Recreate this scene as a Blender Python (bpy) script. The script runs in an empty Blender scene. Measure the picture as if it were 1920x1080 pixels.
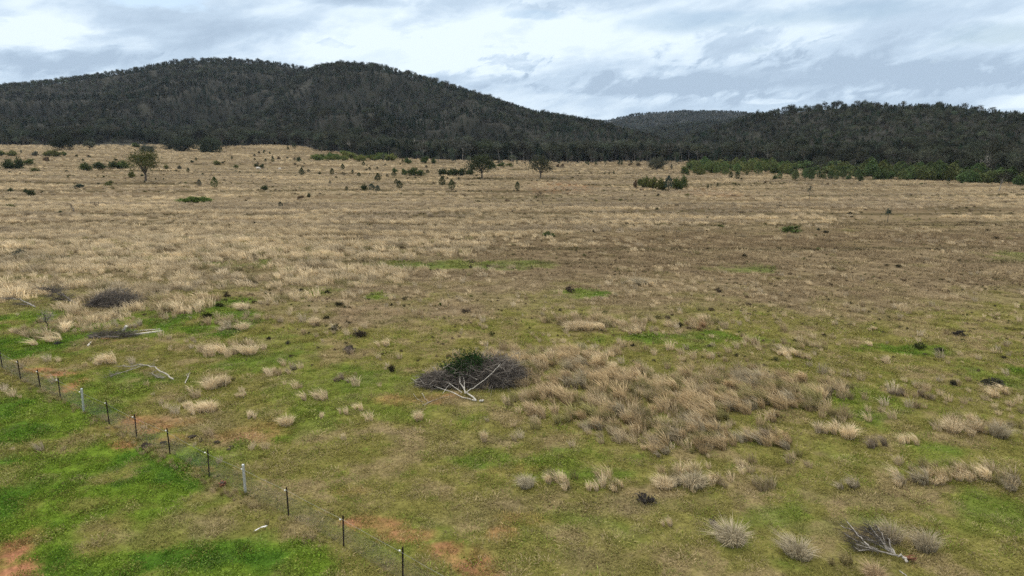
import bpy, math, random
import numpy as np
from mathutils import Vector, Matrix

R = np.random.default_rng(11)
random.seed(11)
S = bpy.context.scene
COL = S.collection
rad = math.radians

# ------------------------------------------------------------------ camera numbers
H, F, PITCH = 15.0, 1280.0, rad(12.4)
CP, SP = math.cos(PITCH), math.sin(PITCH)

def ray(px, py):
    """direction of a photo pixel (1920 x 1080) in the world"""
    u, v = (px - 960) / F, (py - 540) / F
    return u, CP - v * SP, -SP - v * CP

# ------------------------------------------------------------------ noise and small helpers
def _h(i, j, s):
    n = (i.astype(np.int64) * 374761393 + j.astype(np.int64) * 668265263 + s * 982451653) & 0x7fffffff
    n = ((n ^ (n >> 13)) * 1274126177) & 0x7fffffff
    return ((n ^ (n >> 16)) & 0xffff) / 65535.0

def vn(x, y, s=0):
    x = np.asarray(x, float); y = np.asarray(y, float)
    i, j = np.floor(x), np.floor(y)
    a, b = x - i, y - j
    a = a * a * (3 - 2 * a); b = b * b * (3 - 2 * b)
    return ((_h(i, j, s) * (1 - a) + _h(i + 1, j, s) * a) * (1 - b) +
            (_h(i, j + 1, s) * (1 - a) + _h(i + 1, j + 1, s) * a) * b)

def fbm(x, y, s=0, o=4):
    t, a, n = 0.0, 0.5, 0.0
    for k in range(o):
        t = t + a * vn(np.asarray(x) * 2 ** k + 17.3 * k, np.asarray(y) * 2 ** k + 9.1 * k, s + k); n += a; a *= 0.5
    return t / n

def sm(t):
    t = np.clip(t, 0, 1)
    return t * t * (3 - 2 * t)

def mixc(a, b, t):
    return a * (1 - t[..., None]) + np.asarray(b) * t[..., None]

# ------------------------------------------------------------------ the lie of the land
def gz(x, y):
    x = np.asarray(x, float); y = np.asarray(y, float)
    rise = 9.2 * sm((np.hypot(x, y) - 200) / 480) * sm((40 - x) / 260) * sm(y / 200)
    und = (fbm(x / 45, y / 45, 3, 3) - 0.5) * 0.9 * sm((np.hypot(x, y) - 15) / 60)
    return rise + und

def at(px, py):
    """where a photo pixel meets the ground"""
    dx, dy, dz = ray(px, py)
    T = TS
    for _ in range(3):
        hit = H + dz * T < gz(dx * T, dy * T)
        if not hit.any():
            return dx * 700, dy * 700, float(gz(dx * 700, dy * 700))
        k = max(int(hit.argmax()), 1)
        T = np.linspace(T[k - 1], T[k], 40)
    t = T[-1] if not hit.any() else T[20]
    return dx * t, dy * t, float(gz(dx * t, dy * t))
TS = np.geomspace(5, 4000, 420)

def depth(x, y, z):
    return y * CP + (H - z) * SP

def pxm(x, y, z):
    return F / depth(x, y, z)          # photo pixels for one metre there

def ip(x, tab):
    k = sorted(tab)
    return np.interp(x, k, [tab[i] for i in k])

def azpx(px, py):
    dx, dy, dz = ray(px, py)
    return math.atan2(dx, dy)

class Layer:
    """one wooded hill: crest line seen at bearing a, its distance and its foot"""
    def __init__(s, crest, r1, r0, canopy, seed):
        az, zz = [], []
        s.seed = seed
        for px in sorted(crest):
            dx, dy, dz = ray(px, crest[px])
            rr = float(ip(px, r1))
            az.append(math.atan2(dx, dy)); zz.append(H + rr * dz / math.hypot(dx, dy) - canopy)
        s.az, s.z = np.array(az), np.array(zz)
        s.r1a = np.array([azpx(p, 260) for p in sorted(r1)]); s.r1v = np.array([r1[p] for p in sorted(r1)])
        s.r0a = np.array([azpx(p, 280) for p in sorted(r0)]); s.r0v = np.array([r0[p] for p in sorted(r0)])
    def r0(s, a): return np.interp(a, s.r0a, s.r0v)
    def r1(s, a): return np.interp(a, s.r1a, s.r1v)
    def zs(s, a, r):
        r0, r1 = s.r0(a), s.r1(a)
        x, y = np.sin(a) * r, np.cos(a) * r
        t = (r - r0) / (r1 - r0)
        base = gz(x, y)
        top = np.interp(a, s.az, s.z)
        prof = np.where(t < 1, sm(np.clip(t, 0, 1)) * .55 + np.clip(t, 0, 1) ** 1.15 * .45, 1 - 0.55 * (np.clip(t, 1, 2) - 1) ** 1.2 * 2)
        rough = (1 - 2 * np.abs(fbm(x / 210, y / 210, s.seed, 4) - .5) * 2 - .93) * 58 * np.clip(t * (1.0 - t) * 4, 0, 1) * np.interp(a, [.36, .42], [1, .6])
        zz = np.where(t <= 0, base - 4, base + (top - base) * prof + rough * np.clip((top - base) / 80, 0, 1))
        return np.where((a < s.az[0]) | (a > s.az[-1]), base - 4, zz)

LAY = [
    Layer({-300: 180, -100: 165, 0: 157, 60: 154, 120: 146, 180: 138, 240: 127, 300: 116, 340: 110, 390: 107, 450: 108, 500: 113, 560: 121, 600: 128, 700: 155, 800: 200},
          {-300: 1350, 400: 1450, 800: 1300}, {-300: 720, 0: 700, 400: 620, 560: 640, 800: 640}, 8, 31),
    Layer({420: 262, 450: 225, 500: 186, 560: 142, 600: 121, 640: 115, 690: 117, 740: 126, 800: 143, 850: 158, 900: 175, 960: 193, 1000: 205, 1050: 213, 1100: 222, 1150: 233, 1200: 246, 1260: 264, 1330: 285},
          {420: 1000, 660: 1150, 1000: 1000, 1330: 800}, {420: 640, 560: 620, 600: 540, 700: 450, 800: 440, 1330: 460}, 8, 47),
    Layer({1000: 238, 1090: 222, 1140: 224, 1180: 214, 1220: 209, 1270: 206, 1330: 206, 1390: 207, 1450: 215, 1550: 240},
          {1000: 2400, 1550: 2400}, {1000: 1750, 1550: 1750}, 8, 59),
    Layer({1090: 275, 1130: 262, 1180: 248, 1230: 236, 1290: 229, 1350: 222, 1400: 216, 1450: 214, 1550: 240},
          {1000: 1650, 1550: 1500}, {1000: 1000, 1550: 900}, 8, 67),
    Layer({1180: 288, 1250: 268, 1330: 240, 1380: 222, 1420: 208, 1460: 202, 1500: 195, 1560: 189, 1610: 185, 1660: 189, 1720: 189, 1780: 191, 1840: 197, 1900: 202, 2000: 210, 2250: 235},
          {1180: 760, 1600: 700, 1900: 600, 2250: 520}, {1180: 480, 1300: 470, 1500: 400, 1700: 350, 1920: 295, 2250: 250}, 7, 71),
]

def surf(x, y):
    a, r = np.arctan2(x, y), np.hypot(x, y)
    z = gz(x, y)
    for L in LAY:
        z = np.maximum(z, L.zs(a, r))
    return z

EDGE = {-300: 720, 0: 690, 100: 670, 200: 700, 300: 680, 420: 590, 500: 640, 560: 620, 600: 540, 700: 465, 800: 445, 1300: 450, 1400: 440, 1500: 395, 1600: 375, 1700: 345, 1800: 325, 1920: 290, 2250: 250}
EA = np.array([azpx(p, 290) for p in sorted(EDGE)]); EV = np.array([EDGE[p] for p in sorted(EDGE)], float)
def edge(a): return np.interp(a, EA, EV)

# ------------------------------------------------------------------ what grows where (world metres)
def patch(px, py, rx, ry, w=1.0):
    x, y, z = at(px, py)
    _, y0, _ = at(px, min(py + ry, 1500)); _, y1, _ = at(px, py - ry)
    return x, y, max(rx / pxm(x, y, z), .15), max((y1 - y0) / 2, .15), w

def pm(lst, x, y, soft=.5):
    """how far inside one of the patches each point lies, with ragged edges"""
    o = np.zeros_like(x)
    wx = (fbm(x / 2.2, y / 2.2, 81, 3) - .5); wy = (fbm(x / 2.2, y / 2.2, 91, 3) - .5)
    for cx, cy, rx, ry, w in lst:
        d = np.hypot((x - cx + wx * rx * 1.3) / rx, (y - cy + wy * ry * 1.3) / ry)
        o = np.maximum(o, w * sm((1 + soft / 2 - d) / soft))
    return o

LUSH = [patch(*p) for p in [
    (120, 950, 250, 150), (420, 1060, 220, 60), (70, 780, 120, 60, .8), (310, 885, 80, 45), (220, 860, 110, 40, .9), (560, 1066, 90, 34), (160, 1090, 220, 60, .9),
    (345, 600, 125, 34, .8), (60, 640, 110, 40, .75), (30, 600, 60, 22, .8), (850, 497, 150, 9, .6), (980, 497, 60, 8, .45), (450, 497, 70, 7, .6), (590, 546, 55, 9, .6), (715, 556, 40, 7, .6),
    (1300, 636, 150, 15, .55), (1090, 550, 50, 9, .7), (1730, 658, 110, 10, .6), (1890, 705, 80, 34, .5), (1000, 862, 150, 22, .55), (1100, 890, 110, 14, .45), (760, 760, 120, 30, .45),
    (1560, 970, 100, 44, .34), (1850, 965, 110, 40, .36), (1440, 1010, 100, 50, .32), (1680, 850, 120, 30, .45), (560, 790, 90, 40, .55), (640, 720, 150, 40, .4), (230, 720, 120, 40, .55),
    (1620, 760, 70, 30, .5), (760, 1010, 70, 40, .4), (1060, 990, 120, 40, .45), (1010, 1060, 60, 20, .7), (1390, 505, 60, 8, .4), (840, 1040, 60, 24, .5), (500, 660, 120, 26, .45), (1900, 480, 60, 9, .3)]]
SOIL = [patch(*p) for p in [
    (8, 1040, 44, 50), (36, 1076, 46, 28), (228, 835, 28, 9), (70, 695, 30, 5, .9), (100, 706, 34, 6, .9), (135, 728, 22, 9, .8), (262, 788, 34, 8, .8), (292, 806, 34, 9, .8), (330, 822, 30, 8, .6), (885, 1052, 44, 18, .9), (905, 1075, 44, 16), (705, 982, 56, 12, .9), (760, 1003, 50, 12, .8), (825, 1028, 44, 11, .8), (940, 1002, 34, 14, .5), (380, 880, 20, 6, .7),
    (300, 792, 80, 11, .45), (120, 703, 40, 6, .8), (142, 722, 15, 14, .8), (820, 745, 42, 10, .9), (480, 812, 60, 18, .45), (860, 1040, 60, 18, .6), (1000, 975, 60, 14, .35), (205, 638, 14, 5, .8),
    (255, 798, 60, 10, .4), (1050, 350, 60, 9, .4), (1700, 1062, 16, 8, .8), (730, 748, 40, 10, .5), (650, 920, 40, 8, .25), (1330, 360, 60, 10, .3), (980, 880, 50, 9, .3)]]
DRY = [patch(*p) for p in [      # worn pale brown turf
    (335, 985, 95, 36, .9), (165, 950, 46, 14, .8), (45, 838, 60, 14, .7), (20, 880, 50, 8, .7), (165, 905, 44, 10, .5), (860, 828, 150, 28, .9), (1040, 940, 170, 24, .8),
    (1250, 945, 120, 22, .55), (1600, 930, 140, 20, .6), (1150, 1000, 120, 30, .5), (510, 945, 70, 22, .7), (650, 990, 90, 30, .45), (255, 870, 30, 9, .5), (230, 820, 60, 10, .5), (400, 880, 60, 20, .5), (380, 800, 150, 30, .55), (95, 735, 60, 14, .6),
    (730, 920, 90, 22, .4), (1140, 1060, 130, 30, .55), (880, 970, 130, 34, .55), (470, 655, 80, 18, .5), (760, 590, 160, 20, .6), (1350, 985, 120, 20, .3), (560, 870, 120, 20, .35), (60, 905, 60, 12, .5)]]
TALL = [patch(*p) for p in [     # thick dead grass
    (1060, 700, 150, 46, .9), (1250, 745, 260, 70, .95), (1430, 745, 150, 46, .9), (1180, 800, 190, 42, .8), (1330, 810, 110, 34, .7), (1000, 665, 80, 16, .8), (1850, 800, 110, 26, .6), (1760, 890, 120, 22, .8), (1880, 900, 60, 26, .8),
    (1300, 902, 150, 22, .65), (1090, 908, 130, 18, .6), (1740, 740, 80, 20, .5), (1500, 870, 120, 18, .45), (1480, 655, 80, 14, .5), (1120, 606, 100, 12, .9), (1240, 614, 70, 12, .7), (1330, 605, 60, 10, .7),
    (345, 575, 60, 18, .9), (440, 655, 60, 14, .7), (390, 755, 60, 20, .55), (410, 720, 60, 18, .5), (110, 615, 70, 26, .8), (440, 605, 60, 14, .6), (90, 560, 120, 22, .9), (560, 560, 60, 10, .6), (1200, 530, 60, 8, .6), (1900, 770, 80, 22, .4)]]

CLEAR = [patch(*p) for p in [(108, 563, 62, 22), (34, 572, 46, 18), (206, 576, 52, 16), (265, 700, 72, 20), (200, 636, 50, 12), (845, 742, 80, 26), (1640, 1030, 70, 45), (278, 628, 36, 10), (86, 612, 18, 12), (170, 648, 14, 8)]]      # trodden round the dead wood
_rows = [1080, 700, 640, 600, 560, 520, 480, 450, 420, 390, 360]
_lim = [-900, -900, 120, 300, 480, 780, 950, 1080, 1250, 1700, 2600]
YL = np.array([at(960, r)[1] for r in _rows]); XL = np.array([(l - 960) / F * depth(0, y, 0) for l, y in zip(_lim, YL)])

BANKS = [(316, 2.2), (326, 2.0), (336, 2.0), (345, 2.2), (357, 2.2), (366, 1.8), (379, 1.6), (399, 2.0), (424, 1.4), (466, 1.6), (490, 1.6)]
BY = [(at(960, p)[1], w) for p, w in BANKS]

def cover(x, y):
    """green, straw, brown, soil, lush: all from 0 to 1"""
    r = np.hypot(x, y)
    n1 = fbm(x / 9, y / 9, 5, 4); n2 = fbm(x / 2.6, y / 2.6, 15, 3); n3 = fbm(x / 55, y / 13, 25, 4); n4 = fbm(x / 24, y / 5, 35, 4)
    g = .92 - .59 * sm((y - 42 + (n1 - .5) * 34) / 34) - .3 * sm((y - 75) / 45)
    xl = np.interp(y, YL, XL)
    strawside = sm((xl - x + (n1 - .5) * 50 * np.clip(y / 100, .4, 1.5)) / (10 + y * .10) + .5)
    s = strawside * np.interp(y, [40, 58, 90, 140, 220, 400], [.35, .9, 1.1, .88, .66, .5])
    s = s + (1 - strawside) * np.interp(y, [20, 45, 70, 110, 150, 250], [.03, .07, .14, .23, .38, .48])
    s = np.clip(s * np.interp(n4, [.25, .5, .75], [.25, 1.0, 1.5]) + (n3 - .5) * .35 * sm((y - 70) / 60), 0, 1)
    bank = np.zeros_like(s)
    for yb, w in BY:                       # contour banks: dark strips of low growth along the slope
        ln = (y - yb + (vn(x / 70, yb, 3) - .5) * yb * .05 + (vn(x / 18, yb, 8) - .5) * yb * .012) / (w * np.clip(yb / 160, .5, 2))
        bank = np.maximum(bank, np.exp(-ln ** 2) * sm((vn(x / 40, yb * 3, 4) - .22) * 3.5))
    bank = np.maximum(bank, .75 * sm((fbm(x / 34, y / 3.2, 95, 3) - .60) * 9) * sm((y - 85) / 50))
    s = s * (1 - .9 * bank)
    b = np.clip(.35 + (n1 - .5) * 1.2 + .35 * sm((y - 50) / 30), 0, 1)
    lush = pm(LUSH, x, y); soil = pm(SOIL, x, y, .8); dry = pm(DRY, x, y, .7); tall = pm(TALL, x, y, .7)
    lush = lush * (1 - .9 * dry)
    g = g - .34 * (1 - strawside) * sm((y - 50) / 16) * sm((120 - y) / 40)
    g = np.clip(g + (n2 - .5) * .9 + lush * .4 - dry * .6, 0, 1)
    s = np.clip(np.maximum(s * (1 - lush) * (1 - dry * .5), tall * (.6 + .5 * n2)), 0, 1)
    b = np.clip(b + dry * .35 - lush * .3, 0, 1)
    soil = soil * sm((n2 - .18) * 4) * (.5 + .5 * sm((vn(x / .35, y / .35, 55) - .25) * 2))
    return g, s, b, soil, lush * sm((n2 - .30) * 4.2 + lush * .45 - .1), tall, bank

C_LUSH = np.array([.165, .255, .034]); C_CLOVER = np.array([.080, .178, .024]); C_OLIVE = np.array([.236, .223, .070]); C_TAN = np.array([.325, .262, .165]); C_STRAW = np.array([.64, .535, .365])
C_BANK = np.array([.115, .098, .055]); C_BROWN = np.array([.205, .155, .098]); C_SOIL = np.array([.46, .225, .13]); C_WORN = np.array([.37, .275, .18]); C_GREY = np.array([.46, .405, .31])

def turf_col(x, y):
    g, s, b, so, lu, ta, bk = cover(x, y)
    c = mixc(np.broadcast_to(C_TAN, x.shape + (3,)), C_BROWN, b * .75)
    c = mixc(c, C_OLIVE, sm(g * 1.25))
    c = mixc(c, C_WORN, sm((fbm(x / 1.7, y / 1.7, 105, 4) - .54) * 7) * .5 * (1 - lu) * sm((75 - y) / 25))
    c = mixc(c, C_LUSH, np.clip(lu * 1.1, 0, 1))
    c = mixc(c, C_CLOVER, lu * sm((fbm(x / 3.2, y / 3.2, 115, 3) - .46) * 8) * .9)
    c = mixc(c, C_STRAW * .56, np.clip(s * .75 * (1 - ta * .6), 0, 1) * sm((y - 45) / 30))
    st = sm((fbm(x / 60, y / 7, 45, 4) - .40) * 4.5) * sm((y - 55) / 40)
    c = mixc(c, C_BROWN * .95, st * .72 * (1 - lu))
    c = mixc(c, C_BANK, np.clip(bk * .95, 0, 1) * (1 - lu))
    c = mixc(c, C_SOIL, np.clip(so, 0, 1))
    return c, (g, s, b, so, lu, ta, bk)

# ------------------------------------------------------------------ materials
def nt(name):
    m = bpy.data.materials.new(name); m.use_nodes = True
    t = m.node_tree; t.nodes.clear()
    return m, t, t.nodes, t.links

def mat_leaf(name, col, source, vary=.5, trans=.25, rough=.75, hue=None):
    """foliage and grass: colour of its own, per plant tint, per blade variation"""
    m, t, N, L = nt(name)
    out = N.new('ShaderNodeOutputMaterial')
    d = N.new('ShaderNodeBsdfDiffuse'); tr = N.new('ShaderNodeBsdfTranslucent'); mx = N.new('ShaderNodeMixShader')
    mx.inputs[0].default_value = trans
    va = N.new('ShaderNodeAttribute'); va.attribute_name = 'vary'
    mr = N.new('ShaderNodeMapRange'); mr.inputs[3].default_value = 1 - vary; mr.inputs[4].default_value = 1 + vary
    L.new(va.outputs['Fac'], mr.inputs[0])
    mul = N.new('ShaderNodeVectorMath'); mul.operation = 'MULTIPLY'
    if source == 'inst':
        a = N.new('ShaderNodeAttribute'); a.attribute_type = 'INSTANCER'; a.attribute_name = 'tint'
        L.new(a.outputs['Vector'], mul.inputs[0])
    else:
        oi = N.new('ShaderNodeObjectInfo')
        L.new(oi.outputs['Color'], mul.inputs[0])
    mul.inputs[1].default_value = col
    m2 = N.new('ShaderNodeVectorMath'); m2.operation = 'SCALE'
    L.new(mul.outputs[0], m2.inputs[0]); L.new(mr.outputs[0], m2.inputs['Scale'])
    L.new(m2.outputs[0], d.inputs[0]); L.new(m2.outputs[0], tr.inputs[0])
    L.new(d.outputs[0], mx.inputs[1]); L.new(tr.outputs[0], mx.inputs[2]); L.new(mx.outputs[0], out.inputs[0])
    return m

def mat_noise(name, c1, c2, scale=6, rough=.85, metal=0, bump=.3, coord='Object', sx=(1, 1, 1)):
    m, t, N, L = nt(name)
    out = N.new('ShaderNodeOutputMaterial'); p = N.new('ShaderNodeBsdfPrincipled')
    tc = N.new('ShaderNodeTexCoord'); mp = N.new('ShaderNodeMapping'); mp.inputs['Scale'].default_value = sx
    n = N.new('ShaderNodeTexNoise'); n.inputs['Scale'].default_value = scale; n.inputs['Detail'].default_value = 6
    cr = N.new('ShaderNodeValToRGB'); cr.color_ramp.elements[0].position = .35; cr.color_ramp.elements[1].position = .65
    cr.color_ramp.elements[0].color = (*c1, 1); cr.color_ramp.elements[1].color = (*c2, 1)
    bp = N.new('ShaderNodeBump'); bp.inputs['Strength'].default_value = bump; bp.inputs['Distance'].default_value = .02
    L.new(tc.outputs[coord], mp.inputs[0]); L.new(mp.outputs[0], n.inputs[0]); L.new(n.outputs[0], cr.inputs[0]); L.new(cr.outputs[0], p.inputs['Base Color'])
    L.new(n.outputs[0], bp.inputs['Height']); L.new(bp.outputs[0], p.inputs['Normal'])
    p.inputs['Roughness'].default_value = rough; p.inputs['Metallic'].default_value = metal
    p.inputs['Specular IOR Level'].default_value = .25
    L.new(p.outputs[0], out.inputs[0])
    return m

def mat_ground():
    m, t, N, L = nt('turf_and_soil')
    out = N.new('ShaderNodeOutputMaterial'); p = N.new('ShaderNodeBsdfDiffuse')
    a = N.new('ShaderNodeAttribute'); a.attribute_name = 'cover'
    tc = N.new('ShaderNodeTexCoord')
    ns = []
    for sc, de in ((5.5, 5), (1.1, 5), (22, 3)):
        n = N.new('ShaderNodeTexNoise'); n.inputs['Scale'].default_value = sc; n.inputs['Detail'].default_value = de; n.inputs['Roughness'].default_value = .65
        L.new(tc.outputs['Object'], n.inputs[0]); ns.append(n)
    ad = N.new('ShaderNodeMath'); ad.operation = 'MULTIPLY'; L.new(ns[0].outputs[0], ad.inputs[0]); L.new(ns[1].outputs[0], ad.inputs[1])
    mr = N.new('ShaderNodeMapRange'); mr.inputs[1].default_value = .12; mr.inputs[2].default_value = .42; mr.inputs[3].default_value = .45; mr.inputs[4].default_value = 1.25
    L.new(ad.outputs[0], mr.inputs[0])
    sc = N.new('ShaderNodeVectorMath'); sc.operation = 'SCALE'; L.new(a.outputs['Vector'], sc.inputs[0]); L.new(mr.outputs[0], sc.inputs['Scale'])
    L.new(sc.outputs[0], p.inputs[0])
    bp = N.new('ShaderNodeBump'); bp.inputs['Strength'].default_value = .7; bp.inputs['Distance'].default_value = .08
    L.new(ns[0].outputs[0], bp.inputs['Height']); L.new(bp.outputs[0], p.inputs['Normal'])
    L.new(p.outputs[0], out.inputs[0])
    return m

M_GROUND = mat_ground()
M_HILL = mat_noise('leaf_litter_slope', (.011, .013, .010), (.027, .028, .021), .05, .95, 0, .2)
M_TURF = mat_leaf('turf_blades', (1, 1, 1), 'inst', .38, .25)
M_FOREST = mat_leaf('forest_leaves', (1, 1, 1), 'inst', .55, .15)
M_FBARK = mat_noise('grey_bark', (.06, .055, .05), (.17, .16, .145), .8, .9, 0, .1)
M_STRAW = mat_leaf('dead_grass', (1, 1, 1), 'obj', .40, .25)
M_LEAF = mat_leaf('leaves', (1, 1, 1), 'obj', .55, .18)
M_BARK = mat_noise('dark_bark', (.055, .046, .038), (.13, .11, .09), 3, .9)
M_GUM = mat_noise('pale_gum_bark', (.17, .16, .145), (.38, .36, .32), 1.2, .85)
M_BONE = mat_noise('bleached_wood', (.22, .205, .185), (.46, .435, .40), 9, .85, 0, .4)
M_PALE = mat_noise('pale_bleached_wood', (.29, .275, .25), (.54, .52, .48), 9, .85, 0, .4)
M_TWIG = mat_noise('dead_twigs', (.050, .044, .040), (.135, .118, .105), 3, .9)
M_TWIGP = mat_noise('pale_twigs', (.15, .135, .12), (.30, .27, .24), 3, .9)
M_RED = mat_noise('red_clay', (.09, .042, .026), (.24, .115, .07), 14, .95)
M_IRON = mat_noise('black_rusty_steel', (.012, .010, .010), (.040, .024, .018), 5, .7, .3)
M_GALV = mat_noise('galvanised_steel', (.42, .45, .48), (.62, .65, .68), 12, .45, .55, .05)
M_WIRE = mat_noise('wire', (.22, .23, .22), (.36, .37, .36), 5, .5, .6, 0)
M_WHITE = mat_noise('white_plastic', (.72, .72, .70), (.82, .82, .80), 20, .5, 0, .05)
M_PLANK = mat_noise('weathered_plank', (.42, .40, .36), (.66, .63, .58), 4, .85, 0, .3, 'Object', (1, 8, 8))
M_DUNG = mat_noise('dung', (.018, .014, .010), (.05, .04, .028), 14, .95)
M_WOOL = mat_noise('pale_fleece', (.62, .58, .52), (.78, .75, .70), 8, .95)
M_CLOTH = mat_noise('white_cloth', (.66, .66, .66), (.82, .82, .82), 12, .9)

# ------------------------------------------------------------------ mesh builders (numpy)
class MB:
    """collects triangles/quads with a per face 'vary' value and a material slot"""
    def __init__(s): s.v, s.f, s.var, s.mi, s.n = [], [], [], [], 0
    def add(s, v, f, var=None, mi=0):
        v = np.asarray(v, float); f = np.asarray(f, int)
        s.v.append(v); s.f.append(f + s.n); s.n += len(v)
        s.var.append(np.full(len(f), .5) if var is None else np.asarray(var, float)); s.mi.append(np.full(len(f), mi))
    def arrays(s):
        return np.concatenate(s.v), s.f, s.var, s.mi
    def mesh(s, name, mats, smooth=False):
        me = bpy.data.meshes.new(name)
        fill(me, np.concatenate(s.v), s.f, smooth)
        at_ = me.attributes.new('vary', 'FLOAT', 'FACE'); at_.data.foreach_set('value', np.concatenate(s.var).astype(np.float32))
        for m in (mats if isinstance(mats, (list, tuple)) else [mats]): me.materials.append(m)
        me.polygons.foreach_set('material_index', np.concatenate(s.mi).astype(np.int32))
        me.update(); return me
    def obj(s, name, mats, parent=None, smooth=False):
        o = bpy.data.objects.new(name, s.mesh(name, mats, smooth)); COL.objects.link(o)
        if parent: o.parent = parent
        return o

def fill(me, V, flist, smooth=False, extra=None):
    nv = len(V) + (0 if extra is None else len(extra))
    me.vertices.add(nv)
    co = V if extra is None else np.concatenate([V, extra])
    me.vertices.foreach_set('co', co.astype(np.float32).ravel())
    tot = np.concatenate([np.full(len(f), f.shape[1]) for f in flist]).astype(np.int32)
    idx = np.concatenate([f.ravel() for f in flist]).astype(np.int32)
    me.loops.add(len(idx)); me.loops.foreach_set('vertex_index', idx)
    me.polygons.add(len(tot)); st = np.concatenate([[0], np.cumsum(tot)[:-1]]).astype(np.int32)
    me.polygons.foreach_set('loop_start', st)
    me.polygons.foreach_set('use_smooth', np.full(len(tot), smooth))
    me.update(calc_edges=True)

def unit(v): return v / np.maximum(np.linalg.norm(v, axis=-1, keepdims=True), 1e-9)

def leaves(mb, P, size, var, up=.0, aspect=2.2, mi=0, rg=R):
    """one small bent card of leaf at every point"""
    n = len(P)
    d = unit(rg.normal(size=(n, 3)) + np.array([0, 0, up])); q = unit(np.cross(d, rg.normal(size=(n, 3))))
    a = np.asarray(size).reshape(-1, 1) * np.ones((n, 1)); w = a / aspect
    V = np.stack([P - d * a * .5, P + q * w * .5, P + d * a * .5, P - q * w * .5], 1).reshape(-1, 3)
    Fc = np.arange(n * 4).reshape(n, 4)
    mb.add(V, Fc, var, mi)

def tube(mb, pts, radii, sides=5, mi=0, var=.5):
    pts = np.asarray(pts, float); n = len(pts)
    radii = np.asarray(radii, float)
    T = np.gradient(pts, axis=0); T = unit(T)
    ref = np.array([0, 0, 1.0]) if abs(T[:, 2]).mean() < .8 else np.array([1.0, 0, 0])
    A = unit(np.cross(T, ref)); B = np.cross(T, A)
    an = np.linspace(0, 2 * math.pi, sides, endpoint=False)
    V = pts[:, None] + (A[:, None] * np.cos(an)[None, :, None] + B[:, None] * np.sin(an)[None, :, None]) * radii[:, None, None]
    V = V.reshape(-1, 3)
    i = np.arange(n - 1)[:, None] * sides; j = np.arange(sides)[None]
    Q = np.stack([i + j, i + (j + 1) % sides, i + sides + (j + 1) % sides, i + sides + j], -1).reshape(-1, 4)
    mb.add(V, Q, np.full(len(Q), var), mi)
    cap = np.array([np.arange(sides)[::-1], np.arange(sides) + (n - 1) * sides])
    mb.add(V[cap.ravel()], np.arange(2 * sides).reshape(2, sides), np.full(2, var), mi)

def sticks(mb, A, B, ra, rb, bend=.1, mi=0, rg=R):
    """many thin three sided twigs at once, each with a kink"""
    n = len(A)
    L = np.linalg.norm(B - A, axis=1, keepdims=True)
    C = (A + B) / 2 + rg.normal(size=(n, 3)) * bend * L
    T = unit(B - A); ref = np.where(np.abs(T[:, 2:3]) < .8, np.array([[0, 0, 1.0]]), np.array([[1.0, 0, 0]]))
    X = unit(np.cross(T, ref)); Y = np.cross(T, X)
    rings = []
    for P, rr in ((A, ra), (C, (np.asarray(ra) + np.asarray(rb)) / 2), (B, rb)):
        rr = (np.asarray(rr) * np.ones(n)).reshape(-1, 1)
        for k in range(3):
            an = k * 2 * math.pi / 3
            rings.append(P + (X * math.cos(an) + Y * math.sin(an)) * rr)
    V = np.stack(rings, 1).reshape(-1, 3)
    q = []
    for s in (0, 3):
        for k in range(3): q.append([s + k, s + (k + 1) % 3, s + 3 + (k + 1) % 3, s + 3 + k])
    Q = (np.arange(n)[:, None, None] * 9 + np.array(q)[None]).reshape(-1, 4)
    mb.add(V, Q, np.repeat(rg.random(n), 6), mi)

def blades(mb, n, rad_, h, w, spread, lean=(0, 0), rg=R, droop=.5, mi=0, tipvar=0):
    """n grass blades round the origin, each a bent tapering strip"""
    a = rg.random(n) * 2 * math.pi; q = np.sqrt(rg.random(n)) * rad_
    B = np.stack([np.cos(a) * q, np.sin(a) * q, np.full(n, -.02)], 1)
    hh = h * (.45 + .65 * rg.random(n)) * (1 - .35 * q / max(rad_, 1e-6))
    out = np.stack([np.cos(a), np.sin(a)], 1) * (spread * (.25 + .75 * (q / max(rad_, 1e-6))))[:, None] + rg.normal(size=(n, 2)) * .22 * spread + np.array(lean)
    M = B + np.concatenate([out * (hh * .42)[:, None], (hh * .62)[:, None]], 1)
    Tt = B + np.concatenate([out * (hh * (1.05 + droop))[:, None], (hh * (1 - droop * .25))[:, None]], 1)
    fa = rg.random(n) * 2 * math.pi
    side = np.stack([np.cos(fa), np.sin(fa), np.zeros(n)], 1) * (w * (.6 + .8 * rg.random(n)) / 2)[:, None]
    V = np.stack([B - side, B + side, M + side * .85, M - side * .85, Tt], 1).reshape(-1, 3)
    base = np.arange(n)[:, None] * 5
    var = rg.random(n)
    mb.add(V, base + np.array([[0, 1, 2, 3]]), var, mi)
    mb.add(V, base + np.array([[3, 2, 4]]), np.clip(var + tipvar, 0, 1), mi)

def tag(o, label=None, cat=None, group=None, kind=None, color=None):
    if label: o['label'] = label
    if cat: o['category'] = cat
    if group: o['group'] = group
    if kind: o['kind'] = kind
    if color is not None: o.color = (*color, 1)
    return o

def empty(name, loc, rz=0):
    o = bpy.data.objects.new(name, None); COL.objects.link(o)
    o.location = loc; o.rotation_euler = (0, 0, rz); o.empty_display_size = .2
    return o

def kids(o): return [c for c in o.children]

def copy_thing(o, kidlist):
    c = o.copy(); COL.objects.link(c)
    new = []
    for k in kidlist:
        d = k.copy(); COL.objects.link(d); d.parent = c; new.append(d)
    return c, new

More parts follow.
